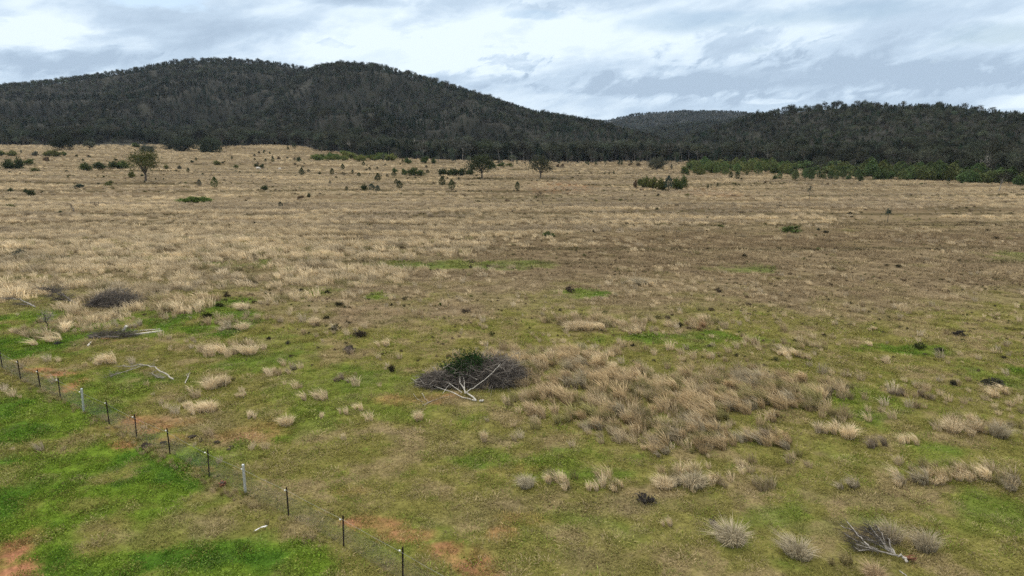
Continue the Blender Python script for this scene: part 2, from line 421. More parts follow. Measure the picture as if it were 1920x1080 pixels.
# ------------------------------------------------------------------ scattered stuff with geometry nodes
def scatter(name, variants, mats, P, rot, scl, vid, tint, label):
    """variants: MBs kept in the same mesh; loose points carry where each copy goes"""
    Vs, fl, var, mi, vv = [], [], [], [], []
    off = 0
    for k, mb in enumerate(variants):
        v, f, va, m_ = mb.arrays()
        Vs.append(v)
        for ff, a_, b_ in zip(f, va, m_):
            fl.append(ff + off); var.append(a_); mi.append(b_); vv.append(np.full(len(ff), k))
        off += len(v)
    V = np.concatenate(Vs)
    me = bpy.data.meshes.new(name)
    fill(me, V, fl, False, P)
    n0, n1 = len(V), len(P)
    def fa(nm, arr, ty):
        a_ = me.attributes.new(nm, ty, 'FACE'); a_.data.foreach_set('value', arr)
    fa('vary', np.concatenate(var).astype(np.float32), 'FLOAT'); fa('variant', np.concatenate(vv).astype(np.int32), 'INT')
    me.polygons.foreach_set('material_index', np.concatenate(mi).astype(np.int32))
    def pa(nm, arr, ty, fld, fillv):
        full = np.concatenate([np.broadcast_to(np.asarray(fillv, arr.dtype), (n0,) + arr.shape[1:]), arr])
        a_ = me.attributes.new(nm, ty, 'POINT'); a_.data.foreach_set(fld, full.ravel())
    pa('spot', np.ones(n1, np.int32), 'INT', 'value', 0)
    pa('which', np.asarray(vid, np.int32), 'INT', 'value', 0)
    pa('turn', np.asarray(rot, np.float32), 'FLOAT_VECTOR', 'vector', 0)
    pa('size', np.asarray(scl, np.float32), 'FLOAT', 'value', 1)
    pa('tint', np.asarray(tint, np.float32), 'FLOAT_VECTOR', 'vector', 0)
    for m in mats: me.materials.append(m)
    o = bpy.data.objects.new(name, me); COL.objects.link(o)
    g = bpy.data.node_groups.new(name + '_spread', 'GeometryNodeTree')
    g.interface.new_socket('Geometry', in_out='INPUT', socket_type='NodeSocketGeometry')
    g.interface.new_socket('Geometry', in_out='OUTPUT', socket_type='NodeSocketGeometry')
    N, L = g.nodes, g.links
    gi = N.new('NodeGroupInput'); go = N.new('NodeGroupOutput')
    def named(nm, ty):
        a_ = N.new('GeometryNodeInputNamedAttribute'); a_.data_type = ty; a_.inputs[0].default_value = nm
        return a_.outputs[0]
    def eq(sock, k):
        c = N.new('FunctionNodeCompare'); c.data_type = 'INT'; c.operation = 'EQUAL'
        L.new(sock, c.inputs[2]); c.inputs[3].default_value = k
        return c.outputs[0]
    sp = N.new('GeometryNodeSeparateGeometry'); sp.domain = 'POINT'
    L.new(gi.outputs[0], sp.inputs[0]); L.new(eq(named('spot', 'INT'), 1), sp.inputs[1])
    jn = N.new('GeometryNodeJoinGeometry')
    s_which, s_turn, s_size, s_var = named('which', 'INT'), named('turn', 'FLOAT_VECTOR'), named('size', 'FLOAT'), named('variant', 'INT')
    for k in range(len(variants)):
        sf = N.new('GeometryNodeSeparateGeometry'); sf.domain = 'FACE'
        L.new(sp.outputs[1], sf.inputs[0]); L.new(eq(s_var, k), sf.inputs[1])
        io = N.new('GeometryNodeInstanceOnPoints')
        L.new(sp.outputs[0], io.inputs['Points']); L.new(eq(s_which, k), io.inputs['Selection']); L.new(sf.outputs[0], io.inputs['Instance'])
        L.new(s_turn, io.inputs['Rotation']); L.new(s_size, io.inputs['Scale'])
        L.new(io.outputs[0], jn.inputs[0])
    L.new(jn.outputs[0], go.inputs[0])
    md = o.modifiers.new('spread', 'NODES'); md.node_group = g
    tag(o, label, None, None, 'stuff')
    return o

# ------------------------------------------------------------------ ground and hills
def build_ground():
    A = np.concatenate([np.linspace(-180, -50, 40)[:-1], np.linspace(-50, 50, 801), np.linspace(50, 180, 40)[1:]]) * math.pi / 180
    Rr = np.concatenate([np.geomspace(3, 20, 30)[:-1], np.geomspace(20, 900, 520), np.geomspace(900, 9000, 30)[1:]])
    a, r = np.meshgrid(A, Rr)
    x, y = np.sin(a) * r, np.cos(a) * r
    z = gz(x, y) - np.where(r > 2600, (r - 2600) * .002, 0)
    V = np.stack([x, y, z], -1).reshape(-1, 3)
    n, k = len(A), len(Rr)
    i, j = np.meshgrid(np.arange(k - 1), np.arange(n - 1), indexing='ij')
    q = np.stack([i * n + j, i * n + j + 1, (i + 1) * n + j + 1, (i + 1) * n + j], -1).reshape(-1, 4)[:, ::-1]
    c = len(V)
    V = np.concatenate([V, [[0, 0, 0]]])
    tri = np.stack([np.full(n - 1, c), np.arange(1, n), np.arange(n - 1)], -1)[:, ::-1]
    me = bpy.data.meshes.new('ground'); fill(me, V, [q, tri], True)
    col, cv = turf_col(V[:, 0], V[:, 1])
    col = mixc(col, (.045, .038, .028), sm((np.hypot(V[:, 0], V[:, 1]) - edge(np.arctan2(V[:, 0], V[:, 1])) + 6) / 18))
    at_ = me.attributes.new('cover', 'FLOAT_VECTOR', 'POINT'); at_.data.foreach_set('vector', (col * .76).astype(np.float32).ravel())  # darker than the blades: shade in the gaps between tufts put into the colour
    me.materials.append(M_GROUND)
    o = bpy.data.objects.new('ground', me); COL.objects.link(o); o['kind'] = 'structure'
build_ground()

for L in LAY:
    lo, hi = L.az[0], L.az[-1]
    A = np.linspace(lo, hi, 260); T = np.linspace(-.03, 1.5, 110)
    a, t = np.meshgrid(A, T)
    r = L.r0(a) + t * (L.r1(a) - L.r0(a))
    z = L.zs(a, r)
    V = np.stack([np.sin(a) * r, np.cos(a) * r, z], -1).reshape(-1, 3)
    n, k = len(A), len(T)
    i, j = np.meshgrid(np.arange(k - 1), np.arange(n - 1), indexing='ij')
    q = np.stack([i * n + j, i * n + j + 1, (i + 1) * n + j + 1, (i + 1) * n + j], -1).reshape(-1, 4)[:, ::-1]
    me = bpy.data.meshes.new('hill'); fill(me, V, [q], True); me.materials.append(M_HILL)
    o = bpy.data.objects.new('hill', me); COL.objects.link(o); o['kind'] = 'structure'

# ------------------------------------------------------------------ plants: shapes
def crown_pts(rg, n, clumps, rx, rz, zc, flat=.6, cs=.22, low=-.5):
    """leaf points gathered in clumps on a rounded uneven crown"""
    d = unit(rg.normal(size=(clumps, 3))); d[:, 2] = np.where(d[:, 2] < low, -d[:, 2] * .5, d[:, 2])
    q = (.35 + .65 * rg.random(clumps) ** .45)[:, None]
    C = d * q * np.array([rx, rx, rz]) * (.82 + .3 * rg.random((clumps, 1)))
    k = rg.integers(0, clumps, n)
    s = (cs * rx * (.6 + .8 * rg.random(clumps)))[k][:, None]
    P = C[k] + rg.normal(size=(n, 3)) * s * np.array([1, 1, flat])
    P[:, 2] += zc
    return P, k, C + np.array([0, 0, zc])

def gum_shape(rg, h=10, n=420, leaf=.75, clumps=26, bark=1):
    """eucalypt: pale forked trunk, open crown of clumps"""
    mb = MB()
    lean = rg.normal(size=2) * .06 * h
    fork = np.array([lean[0] * .5, lean[1] * .5, h * .42])
    P, k, C = crown_pts(rg, n, clumps, h * .33, h * .30, h * .68, .6, .26)
    P[:, :2] += lean
    C[:, :2] += lean
    cv = rg.random(clumps)
    leaves(mb, P, leaf * (.7 + .6 * rg.random(n)), .65 * cv[k] + .35 * rg.random(n), 0, 1.9, 0, rg)
    tube(mb, [[0, 0, -.4], fork * .5 + [lean[0] * .1, 0, 0], fork, fork + [lean[0] * .4, lean[1] * .4, h * .25]], [h * .024, h * .02, h * .016, h * .006], 5, bark)
    for c in C[rg.permutation(clumps)[:9]]:
        m = (fork + c) / 2 + rg.normal(size=3) * .03 * h
        tube(mb, [fork * rg.uniform(.75, 1.1), m, c], [h * .011, h * .008, h * .003], 4, bark)
    return mb

def pine_shape(rg, h=9, n=420, leaf=.6, wid=.2, bark=1):
    """native cypress: dark upright, ragged cone"""
    mb = MB()
    t = rg.random(n) ** .8
    a = rg.random(n) * 2 * math.pi
    prof = np.sin(np.clip((t * .92 + .06), 0, 1) ** .7 * math.pi) ** .8
    lump = .75 + .5 * vn(a * 1.6 + 3, t * 5, int(rg.integers(1e4)))
    q = h * wid * prof * lump * (.35 + .65 * rg.random(n) ** .5)
    P = np.stack([np.cos(a) * q, np.sin(a) * q, h * (.14 + .84 * t)], 1)
    leaves(mb, P, leaf * (.7 + .6 * rg.random(n)), .5 * lump - .2 + .45 * rg.random(n), 1.1, 2.2, 0, rg)
    tube(mb, [[0, 0, -.4], [0, 0, h * .4], [0, 0, h * .85]], [h * .02, h * .014, h * .004], 5, bark)
    return mb

def bare_shape(rg, h=9, bark=1):
    """dead standing tree: grey limbs and twigs with a few dry leaves"""
    mb = MB()
    top = np.array([rg.normal() * .05 * h, rg.normal() * .05 * h, h * .8])
    tube(mb, [[0, 0, -.4], top * .5, top], [h * .02, h * .015, h * .006], 5, bark)
    A, B = [], []
    for k in range(13):
        s = rg.uniform(.3, 1); a = rg.random() * 6.28; l = h * rg.uniform(.16, .34)
        p = top * s; e = p + np.array([math.cos(a) * l * .6, math.sin(a) * l * .6, l * .9])
        tube(mb, [p, (p + e) / 2 + rg.normal(size=3) * .02 * h, e], [h * .009, h * .007, h * .003], 4, bark)
        for _ in range(5):
            u = rg.uniform(.4, 1); w = p + (e - p) * u
            A.append(w); B.append(w + rg.normal(size=3) * .09 * h + [0, 0, .06 * h])
    sticks(mb, np.array(A), np.array(B), h * .0045, h * .002, .1, bark, rg)
    n = 130
    P = np.array(B)[rg.integers(0, len(B), n)] + rg.normal(size=(n, 3)) * .045 * h
    leaves(mb, P, .5, rg.random(n), 0, 2.2, 0, rg)
    return mb

def shrub_shape(rg, w=1, h=.8, n=500, leaf=.12, clumps=14, up=.3, stems=True):
    """low bush of leafy clumps; unit size about w across and h high"""
    mb = MB()
    d = unit(rg.normal(size=(clumps, 3))); d[:, 2] = np.abs(d[:, 2]) * .9 - .05
    C = d * (.35 + .6 * rg.random((clumps, 1))) * np.array([w * .42, w * .42, h * .66]) + [0, 0, h * .18]
    k = rg.integers(0, clumps, n)
    P = C[k] + rg.normal(size=(n, 3)) * np.array([w * .10, w * .10, h * .11])
    P[:, 2] = np.abs(P[:, 2]) * .96 + .02
    cv = rg.random(clumps)
    leaves(mb, P, leaf * (.6 + .8 * rg.random(n)), .55 * cv[k] + .45 * rg.random(n), up, 2.0, 0, rg)
    return mb, C

def shrub_stems(rg, C):
    mb = MB()
    n = len(C)
    sticks(mb, np.stack([rg.normal(size=n) * .03, rg.normal(size=n) * .03, np.full(n, -.05)], 1), C, .022, .009, .06, 0, rg)
    return mb

# ------------------------------------------------------------------ the forest on the hills
def build_forest():
    rg = np.random.default_rng(5)
    kinds = []                                  # (shape, kind)
    for k in range(4): kinds.append((gum_shape(rg), 'gum'))
    for k in range(4): kinds.append((pine_shape(rg), 'pine'))
    for k in range(3): kinds.append((bare_shape(rg), 'bare'))
    n = 230000
    a = rg.uniform(azpx(-60, 260), azpx(1980, 260), n)
    r = np.sqrt(rg.uniform(240 ** 2, 2450 ** 2, n))
    keep = r > edge(a) + (vn(a * 90, r * 0, 7) - .5) * 30
    keep &= rg.random(n) < np.interp(r, [250, 450, 900, 1500, 2400], [1.3, .9, .72, .6, .42]) * np.interp(a, [azpx(1150, 260), azpx(1450, 260)], [1, 1.7])
    extra = 2600                                # the wood is thickest along its front
    ae = rg.uniform(azpx(-60, 260), azpx(1980, 260), extra); re = edge(ae) + rg.random(extra) ** 1.3 * 90 + (vn(ae * 90, ae * 0, 7) - .5) * 30
    at_ = rg.uniform(azpx(-60, 260), azpx(1980, 260), 190); rt = edge(at_) + 4 - 75 * rg.random(190) ** 2.2     # stragglers out in front
    a = np.concatenate([a[keep], ae, at_]); r = np.concatenate([r[keep], re, rt])
    x, y = np.sin(a) * r, np.cos(a) * r
    z = np.where(r < edge(a) + 2, gz(x, y), surf(x, y))
    # leave out what the nearer slopes hide
    nb = 1200
    ai = np.clip(((a - a.min()) / (a.max() - a.min()) * (nb - 1)).astype(int), 0, nb - 1)
    ac = a.min() + (np.arange(nb) + .5) / nb * (a.max() - a.min())
    rs = np.geomspace(240, 2450, 500)
    ga, gr = np.meshgrid(ac, rs)
    el = (surf(np.sin(ga) * gr, np.cos(ga) * gr) - H) / gr
    hor = np.maximum.accumulate(el, 0)
    ri = np.clip(np.searchsorted(rs, r * .985) - 1, 0, 499)
    vis = (z + 11 - H) / r > hor[ri, ai] - .002
    a, r, x, y, z = (q[vis] for q in (a, r, x, y, z))
    n = len(a)
    # species by patches of the slope, bare where the ground is stony
    p1 = fbm(x / 90, y / 90, 41, 3); p2 = fbm(x / 60, y / 60, 43, 3)
    low = np.clip(1 - (r - edge(a)) / 120, 0, 1)
    u = rg.random(n)
    pg = np.clip(.40 + .35 * low + (p1 - .5) * 1.5, .12, .9); pb = np.clip(.08 + (p2 - .5) * .9, .01, .3)
    kind = np.where(u < pb, 2, np.where(u < pb + pg * (1 - pb), 0, 1))
    vid = np.where(kind == 0, rg.integers(0, 4, n), np.where(kind == 1, rg.integers(4, 8, n), rg.integers(8, 11, n)))
    s = (.5 + .75 * rg.random(n) ** 1.4) * np.where(kind == 0, 1.0, .95) * (.88 + .3 * low) * np.interp(np.arctan2(x, y), [azpx(1200, 260), azpx(1600, 260)], [1, .72])
    base = np.array([[.060, .067, .050], [.028, .042, .029], [.068, .061, .050]])[kind]
    tint = base * rg.uniform(.5, 1.5, (n, 1)) * (1 + rg.normal(size=(n, 3)) * .05)
    tint = tint * (.55 + .95 * fbm(x / 120, y / 120, 77, 4))[:, None]
    s = np.where(r < edge(a) + 2, s * rg.uniform(.35, .8, n), s)
    # the nearest ones become single trees
    score = s / r
    order = np.argsort(-score)
    front = (r < edge(a) + 45)
    single = order[front[order]][:285]
    rest = np.setdiff1d(np.arange(n), single)
    P = np.stack([x, y, z - .2], 1)
    rot = np.stack([rg.normal(size=n) * .04, rg.normal(size=n) * .04, rg.random(n) * 6.28], 1)
    scatter('forest', [k[0] for k in kinds], [M_FOREST, M_FBARK], P[rest], rot[rest], s[rest], vid[rest], tint[rest],
            'dark grey green eucalypt and cypress pine woodland covering the hills')
    # single trees along the front of the wood: crown and trunk of their own
    protos = []
    for k in range(8):
        kd = ['gum', 'gum', 'gum', 'gum', 'pine', 'pine', 'bare', 'bare'][k]
        mb = gum_shape(rg, 10, 620, .62, 30) if kd == 'gum' else pine_shape(rg, 9, 560, .5) if kd == 'pine' else bare_shape(rg, 9)
        cr, tk = MB(), MB()
        for v, f, va, mi in zip(mb.v, mb.f, mb.var, mb.mi):
            (cr if mi[0] == 0 else tk).add(v, f - f.min(), va, 0)
        protos.append((kd, cr.mesh('crown', M_LEAF), tk.mesh('trunk', M_BARK if kd == 'pine' else M_GUM)))
    zone = lambda px: ('the tall hill beyond the paddock' if px < 560 else 'the steep spur behind the paddock trees' if px < 1120 else 'the gap between the hills' if px < 1400 else 'the low hill above the young pines')
    for i in single:
        kd = ['gum', 'pine', 'bare'][kind[i]]
        c = [p for p in protos if p[0] == kd]; pr = c[int(rg.integers(len(c)))]
        t = empty({'gum': 'gum_tree', 'pine': 'pine_tree', 'bare': 'dead_tree'}[kd], P[i], float(rot[i, 2]))
        t.scale = (float(s[i]),) * 3
        zz = zone(960 + F * math.tan(a[i]) * .977)
        look = {'gum': 'grey green gum tree below ', 'pine': 'dark upright pine below ', 'bare': 'leafless grey tree below '}[kd]
        tag(t, look + zz, 'tree', {'gum': 'gum trees along ', 'pine': 'pines along ', 'bare': 'bare trees along '}[kd] + zz)
        for me, nm in ((pr[1], 'crown'), (pr[2], 'trunk')):
            o = bpy.data.objects.new(nm, me); COL.objects.link(o); o.parent = t; o.color = (*tint[i], 1)
build_forest()

# ------------------------------------------------------------------ turf and dead grass
def build_grass():
    rg = np.random.default_rng(8)
    var = []
    for k in range(4):                           # 0-3 short turf
        mb = MB(); blades(mb, 46, .32, .115, .020, .85, (-.05, 0), rg, .6); var.append(mb)
    for k in range(3):                           # 4-6 knee high dead grass
        mb = MB(); blades(mb, 62, .20, .82, .018, .36, (-.26, .02), rg, .35, 0, .18); var.append(mb)
    for k in range(3):                           # 7-9 broad swards for the distance
        mb = MB(); blades(mb, 70, .52, .80, .040, .34, (-.28, 0), rg, .35, 0, .18); var.append(mb)
    for k in range(3):                           # 10-12 low dark herbs
        mb, _ = shrub_shape(rg, .5, .26, 46, .13, 7); var.append(mb)
    for k in range(2):                           # 13-14 clover-like leaf mats
        mb = MB(); n = 70
        q = rg.normal(size=(n, 3)) * [.17, .17, .02] + [0, 0, .055]
        leaves(mb, q, .055 * rg.uniform(.7, 1.3, n), rg.random(n), 0, 1.2, 0, rg); var.append(mb)
    PX, PY, SC, VID, TI = [], [], [], [], []
    half = math.tan(rad(45))
    def area(y0, y1, dens):
        A = half * (y1 * y1 - y0 * y0); n = int(A * dens)
        y = np.sqrt(rg.uniform(y0 * y0, y1 * y1, n)); x = rg.uniform(-1, 1, n) * (y * half + 9)
        return x, y
    def put(x, y, sc, vid, ti):
        PX.append(x); PY.append(y); SC.append(sc); VID.append(vid); TI.append(ti)
    # turf everywhere
    for y0, y1, dens, sc in ((14, 30, 17, 1.0), (30, 48, 11, 1.15), (48, 75, 5.2, 1.5), (75, 125, 1.9, 2.1)):
        x, y = area(y0, y1, dens)
        c, (g, s, b, so, lu, ta, bk) = turf_col(x, y)
        k = rg.random(len(x)) < (1 - .72 * so) * (.55 + .45 * np.maximum(g, s)) * (.55 + .9 * vn(x / .8, y / .8, 19))
        x, y, c, g, lu, b, s = x[k], y[k], c[k], g[k], lu[k], b[k], s[k]
        n = len(x)
        mixr = rg.random(n) * .55 + .45 * vn(x / .7, y / .7, 29)
        c = mixc(c, C_OLIVE * .85, (mixr < .30) * .6 * g); c = mixc(c, C_TAN * 1.3, (mixr > .66) * .6 * (1 - lu * .85)); c = mixc(c, C_LUSH * .9, ((mixr > .30) & (mixr < .40)) * .7 * g)
        cl = (lu > .45) & (rg.random(n) < .70)
        put(x, y, sc * rg.uniform(.6, 1.45, n) * (1 + .5 * b * (1 - lu)), np.where(cl, rg.integers(13, 15, n), rg.integers(0, 4, n)), c * rg.uniform(.78, 1.24, (n, 1)))
    # dead grass, knee high
    for y0, y1, dens in ((18, 60, 6.5), (60, 105, 3.8)):
        x, y = area(y0, y1, dens)
        g, s, b, so, lu, ta, bk = cover(x, y)
        clump = .6 * fbm(x / 3.5, y / 3.0, 61, 3) + .4 * vn(x / 1.1, y / 1.1, 63)
        k = rg.random(len(x)) < np.clip((s - .12) * 1.5, 0, 1) * np.where(ta > .35, .85, .55) * sm((clump - .36) * 5.5 + (s - .4) * .8)
        k &= rg.random(len(x)) > 1.1 * pm(CLEAR, x, y)
        x, y, b, s, ta, clump = x[k], y[k], b[k], s[k], ta[k], clump[k]; n = len(x)
        gm = sm((fbm(x / 4, y / 4, 71, 3) - .46) * 5) * .45
        c = mixc(np.broadcast_to(C_STRAW, (n, 3)), C_GREY * .9, gm); c = mixc(c, C_TAN, rg.random(n) * .45)
        sb = (ta > .35) & (y < 62)
        c = mixc(c, (.41, .32, .195), sb * (.25 + .6 * sm((vn(x / 1.6, y / 1.6, 73) - .3) * 2.5))); c = mixc(c, (.21, .195, .085), (rg.random(n) < .10 + .16 * sb) * .8)
        put(x, y, rg.uniform(.5, 1.3, n) * (.62 + .45 * s + .1 * ta) * np.where((y > 56) & (x < 0), 1.18, 1), np.where((y > 58) & (rg.random(n) < .5), rg.integers(7, 10, n), rg.integers(4, 7, n)), c * rg.uniform(.7, 1.2, (n, 1)) * (.72 + .56 * fbm(x / 9, y / 5, 171, 4))[:, None])
    # loose wisps all over the turf
    x, y = area(20, 76, .85)
    g, s, b, so, lu, ta, bk = cover(x, y)
    k = rg.random(len(x)) < sm((.55 * fbm(x / 7, y / 6, 161, 3) + .45 * vn(x / 1.7, y / 1.7, 163) - .40) * 4.5) * (1 - lu) * (1 - so) * sm((y - .10 * x - 24) / 20) * .9 + .9 * sm((np.hypot((x - 9.5) / 16, (y - 39) / 9) < 1) * .35)
    k &= (lu < .5) & (pm(CLEAR, x, y) < .4)
    x, y = x[k], y[k]; n = len(x)
    c = mixc(np.broadcast_to(C_STRAW, (n, 3)), (.33, .25, .15), rg.random(n) ** 2 * .9); c = mixc(c, C_GREY, (rg.random(n) < .2) * .7)
    put(x, y, (.30 + .8 * rg.random(n) ** 1.6) * np.where(rg.random(n) < .12, 1.35, 1), rg.integers(4, 7, n), c * rg.uniform(.7, 1.15, (n, 1)))
    for y0, y1, dens in ((95, 160, 1.25), (160, 300, .50), (300, 760, .12)):
        x, y = area(y0, y1, dens)
        k0 = np.hypot(x, y) < edge(np.arctan2(x, y)) + 8
        x, y = x[k0], y[k0]
        c0, (g, s, b, so, lu, ta, bk) = turf_col(x, y)
        clump = .55 * fbm(x / 9, y / 3.5, 61, 3) + .45 * vn(x / 2.6, y / 1.8, 63)
        k = rg.random(len(x)) < np.clip(s * 1.7 - .08, .03, 1) * sm((clump - .38) * 5 + (s - .38) * 1.7)
        x, y, s, b = x[k], y[k], s[k], b[k]; n = len(x)
        gm = sm((fbm(x / 22, y / 4.5, 71, 3) - .43) * 5) * .85
        c = mixc(np.broadcast_to(C_STRAW * 1.0, (n, 3)), (.34, .285, .22), gm * .8); c = mixc(c, C_TAN, rg.random(n) * .45)
        u = rg.uniform(0, 1, (n, 1)); u = np.where(y[:, None] > 160, .84 + .26 * u, .7 + .45 * u)
        put(x, y, rg.uniform(.6, 1.3, n) * np.where(y > 300, 1.5, .95), rg.integers(7, 10, n), c * u * (.68 + .64 * fbm(x / 30, y / 7, 171, 4))[:, None])
    # uncut grass along the fence
    q0, q1 = np.array(at(790, 1120)[:2]), np.array(at(5, 692)[:2])
    u = rg.random(420); x = q0[0] + (q1[0] - q0[0]) * u + rg.normal(size=420) * .22; y = q0[1] + (q1[1] - q0[1]) * u + rg.normal(size=420) * .22
    k = vn(u * 40, u * 0, 181) > .42; x, y = x[k], y[k]; n = len(x)
    c = mixc(np.broadcast_to(C_TAN * 1.2, (n, 3)), C_OLIVE * .9, rg.random(n)); put(x, y, rg.uniform(.2, .48, n), rg.integers(4, 7, n), c * rg.uniform(.75, 1.2, (n, 1)))
    # low dark herbs: in the grazed turf and along the banks
    for y0, y1, dens in ((38, 75, 1.1), (75, 145, .62), (145, 300, .16), (300, 720, .045)):
        x, y = area(y0, y1, dens)
        k0 = np.hypot(x, y) < edge(np.arctan2(x, y)) - 2
        x, y = x[k0], y[k0]
        g, s, b, so, lu, ta, bk = cover(x, y)
        w = np.clip(1.0 - 1.6 * s, .04, 1) * sm((fbm(x / 12, y / 7, 66, 3) - .30) * 3.5) * sm((y - 36) / 30) * .8
        k = rg.random(len(x)) < np.maximum(w * np.where(y > 145, .35, 1), bk * .9)
        x, y, bk = x[k], y[k], bk[k]; n = len(x)
        c = mixc(np.broadcast_to(np.array([.085, .078, .042]), (n, 3)), (.135, .098, .068), rg.random(n)); c = mixc(c, (.10, .11, .04), (rg.random(n) < .25) * .8)
        put(x, y, rg.uniform(.35, .85, n) * np.where(y > 145, 1.7, 1.0) * np.where(rg.random(n) < .06, 1.9, 1) * (1 + .4 * bk), rg.integers(10, 13, n), c * rg.uniform(.7, 1.3, (n, 1)))
    x, y = np.concatenate(PX), np.concatenate(PY)
    n = len(x)
    P = np.stack([x, y, gz(x, y)], 1)
    vid = np.concatenate(VID)
    rot = np.stack([rg.normal(size=n) * .08, rg.normal(size=n) * .08, np.where((vid > 3) & (vid < 10), rg.normal(size=n) * .7, rg.random(n) * 6.28)], 1)
    scatter('grass', var, [M_TURF], P, rot, np.concatenate(SC), vid, np.concatenate(TI), 'short green turf and dry straw grass covering the paddock')
    print('GRASS', n)
build_grass()

# ------------------------------------------------------------------ labels that say which one
MARKS = {'the round paddock tree': (273, 339), 'the dark dense tree by the wood': (118, 281), 'the paired paddock trees': (950, 335), 'the bushy clump in the middle paddock': (1240, 355),
         'the brush pile': (885, 720), 'the lone thin sapling': (1517, 376), 'the wispy small sapling': (1664, 415), 'the low spreading green bush': (360, 378), 'the old gate panel': (178, 384),
         'the leaning brown sapling': (1015, 380), 'the two pale planks': (277, 624), 'the twiggy brush heap': (205, 560), 'the pale curved fallen limb': (280, 690), 'the uprooted dead branch': (1640, 1020),
         'the galvanised fence posts': (300, 850), 'the young pine thicket': (1650, 340), 'the tall tussock stand': (1270, 740), 'the green shrub on bare paddock': (1486, 434), 'the green belt of shrubs': (660, 298),
         'the round grey bush near the wood': (1231, 318), 'the big dark shrub by tussocks': (1862, 722)}
PEND = []
def later(o, look, cat, group, px, py):
    PEND.append((o, look, cat, group, px, py))
ORD = ['closest', 'second closest', 'third closest', 'fourth closest', 'fifth closest', 'sixth closest', 'seventh closest', 'eighth closest', 'ninth closest', 'tenth closest', 'eleventh closest', 'twelfth closest']
def settle_labels():
    b = {}
    for o, look, cat, group, px, py in PEND:
        best = min(MARKS.items(), key=lambda kv: (px - kv[1][0]) ** 2 + ((py - kv[1][1]) * 2.5) ** 2)
        (mx, my) = best[1]
        rel = ('beyond' if py < my - 9 else 'in front of' if py > my + 12 else 'beside')
        d = math.hypot(px - mx, (py - my) * 2.5)
        b.setdefault((look, rel, best[0]), []).append((d, o, cat, group))
    for (look, rel, mk), lst in b.items():
        lst.sort(key=lambda t: t[0])
        for i, (d, o, cat, group) in enumerate(lst):
            t = f'{look} {rel} {mk}' if len(lst) == 1 else f'{look} {rel} {mk}, {ORD[min(i, 11)]}'
            tag(o, t, cat, group)

# ------------------------------------------------------------------ shrubs, mounds and saplings one by one
rgs = np.random.default_rng(21)
SHRUB = []
for k in range(5):
    mb, C = shrub_shape(rgs, 1, .8, 800, .11, 16)
    SHRUB.append((mb.mesh('foliage', M_LEAF), shrub_stems(rgs, C).mesh('stem', M_BARK)))
MOUND = []
for k in range(4):
    mb, C = shrub_shape(rgs, 1, .55, 420, .10, 11, .1); MOUND.append(mb.mesh('low_bush', M_LEAF))
PINE = []
for k in range(4):
    mb = pine_shape(rgs, 1.0, 620, .085, .25)
    cr, tk = MB(), MB()
    for v, f, va, mi in zip(mb.v, mb.f, mb.var, mb.mi): (cr if mi[0] == 0 else tk).add(v, f - f.min(), va, 0)
    PINE.append((cr.mesh('crown', M_LEAF), tk.mesh('trunk', M_BARK)))

G_DARK, G_MID, G_OLIVE, G_BLUE, G_GREY, G_BROWN, G_BRIGHT = (.050, .066, .030), (.070, .095, .034), (.105, .115, .042), (.052, .078, .062), (.095, .10, .075), (.13, .095, .062), (.10, .15, .040)
LOOKC = {G_DARK: 'dark green', G_MID: 'mid green', G_OLIVE: 'olive green', G_BLUE: 'blue green', G_GREY: 'grey green', G_BROWN: 'brown', G_BRIGHT: 'bright green'}

def plant(name, meshes, loc, sx, sz, col, rz):
    t = empty(name, loc, rz); t.scale = (sx, sx, sz)
    for me, nm in meshes:
        o = bpy.data.objects.new(nm, me); COL.objects.link(o); o.parent = t; o.color = (*col, 1)
    return t

def bush(px, py, h, w, col, look=None):
    x, y, z = at(px, py); m = pxm(x, y, z)
    a, b = SHRUB[int(rgs.integers(len(SHRUB)))]
    t = plant('bush', [(a, 'foliage'), (b, 'stem')], (x, y, z - .03), w / m * 1.05, h / m / .66, np.array(col) * rgs.uniform(.85, 1.15), rgs.random() * 6.28)
    size = 'small' if w < 14 else 'broad' if w > 1.9 * h else 'rounded'
    later(t, look or f'{size} {LOOKC[col]} bush', 'bush', 'bushes scattered over the paddock', px, py)

def mound(px, py, h, w, col=(.040, .038, .024), look='low dark clump'):
    x, y, z = at(px, py); m = pxm(x, y, z)
    o = bpy.data.objects.new('low_bush', MOUND[int(rgs.integers(len(MOUND)))]); COL.objects.link(o)
    o.location = (x, y, z - .02); o.scale = (w / m, w / m * .9, h / m / .55); o.rotation_euler = (0, 0, rgs.random() * 6.28)
    o.color = (*(np.array(col) * rgs.uniform(.8, 1.2)), 1)
    later(o, look, 'low bush', 'low dark clumps in the dry grass', px, py)

def sapling(px, py, h, w, col=G_DARK, look=None, label=None, group='young pines scattered over the paddock'):
    x, y, z = at(px, py); m = pxm(x, y, z)
    a, b = PINE[int(rgs.integers(len(PINE)))]
    t = plant('young_pine', [(a, 'crown'), (b, 'trunk')], (x, y, z - .03), w / m / .5, h / m, np.array(col) * rgs.uniform(.85, 1.15), rgs.random() * 6.28)
    if label: tag(t, label, 'young tree', group)
    else: later(t, look or f'{"tiny" if h < 9 else "small" if h < 14 else "tall"} {LOOKC[col]} young pine', 'young tree', group, px, py)

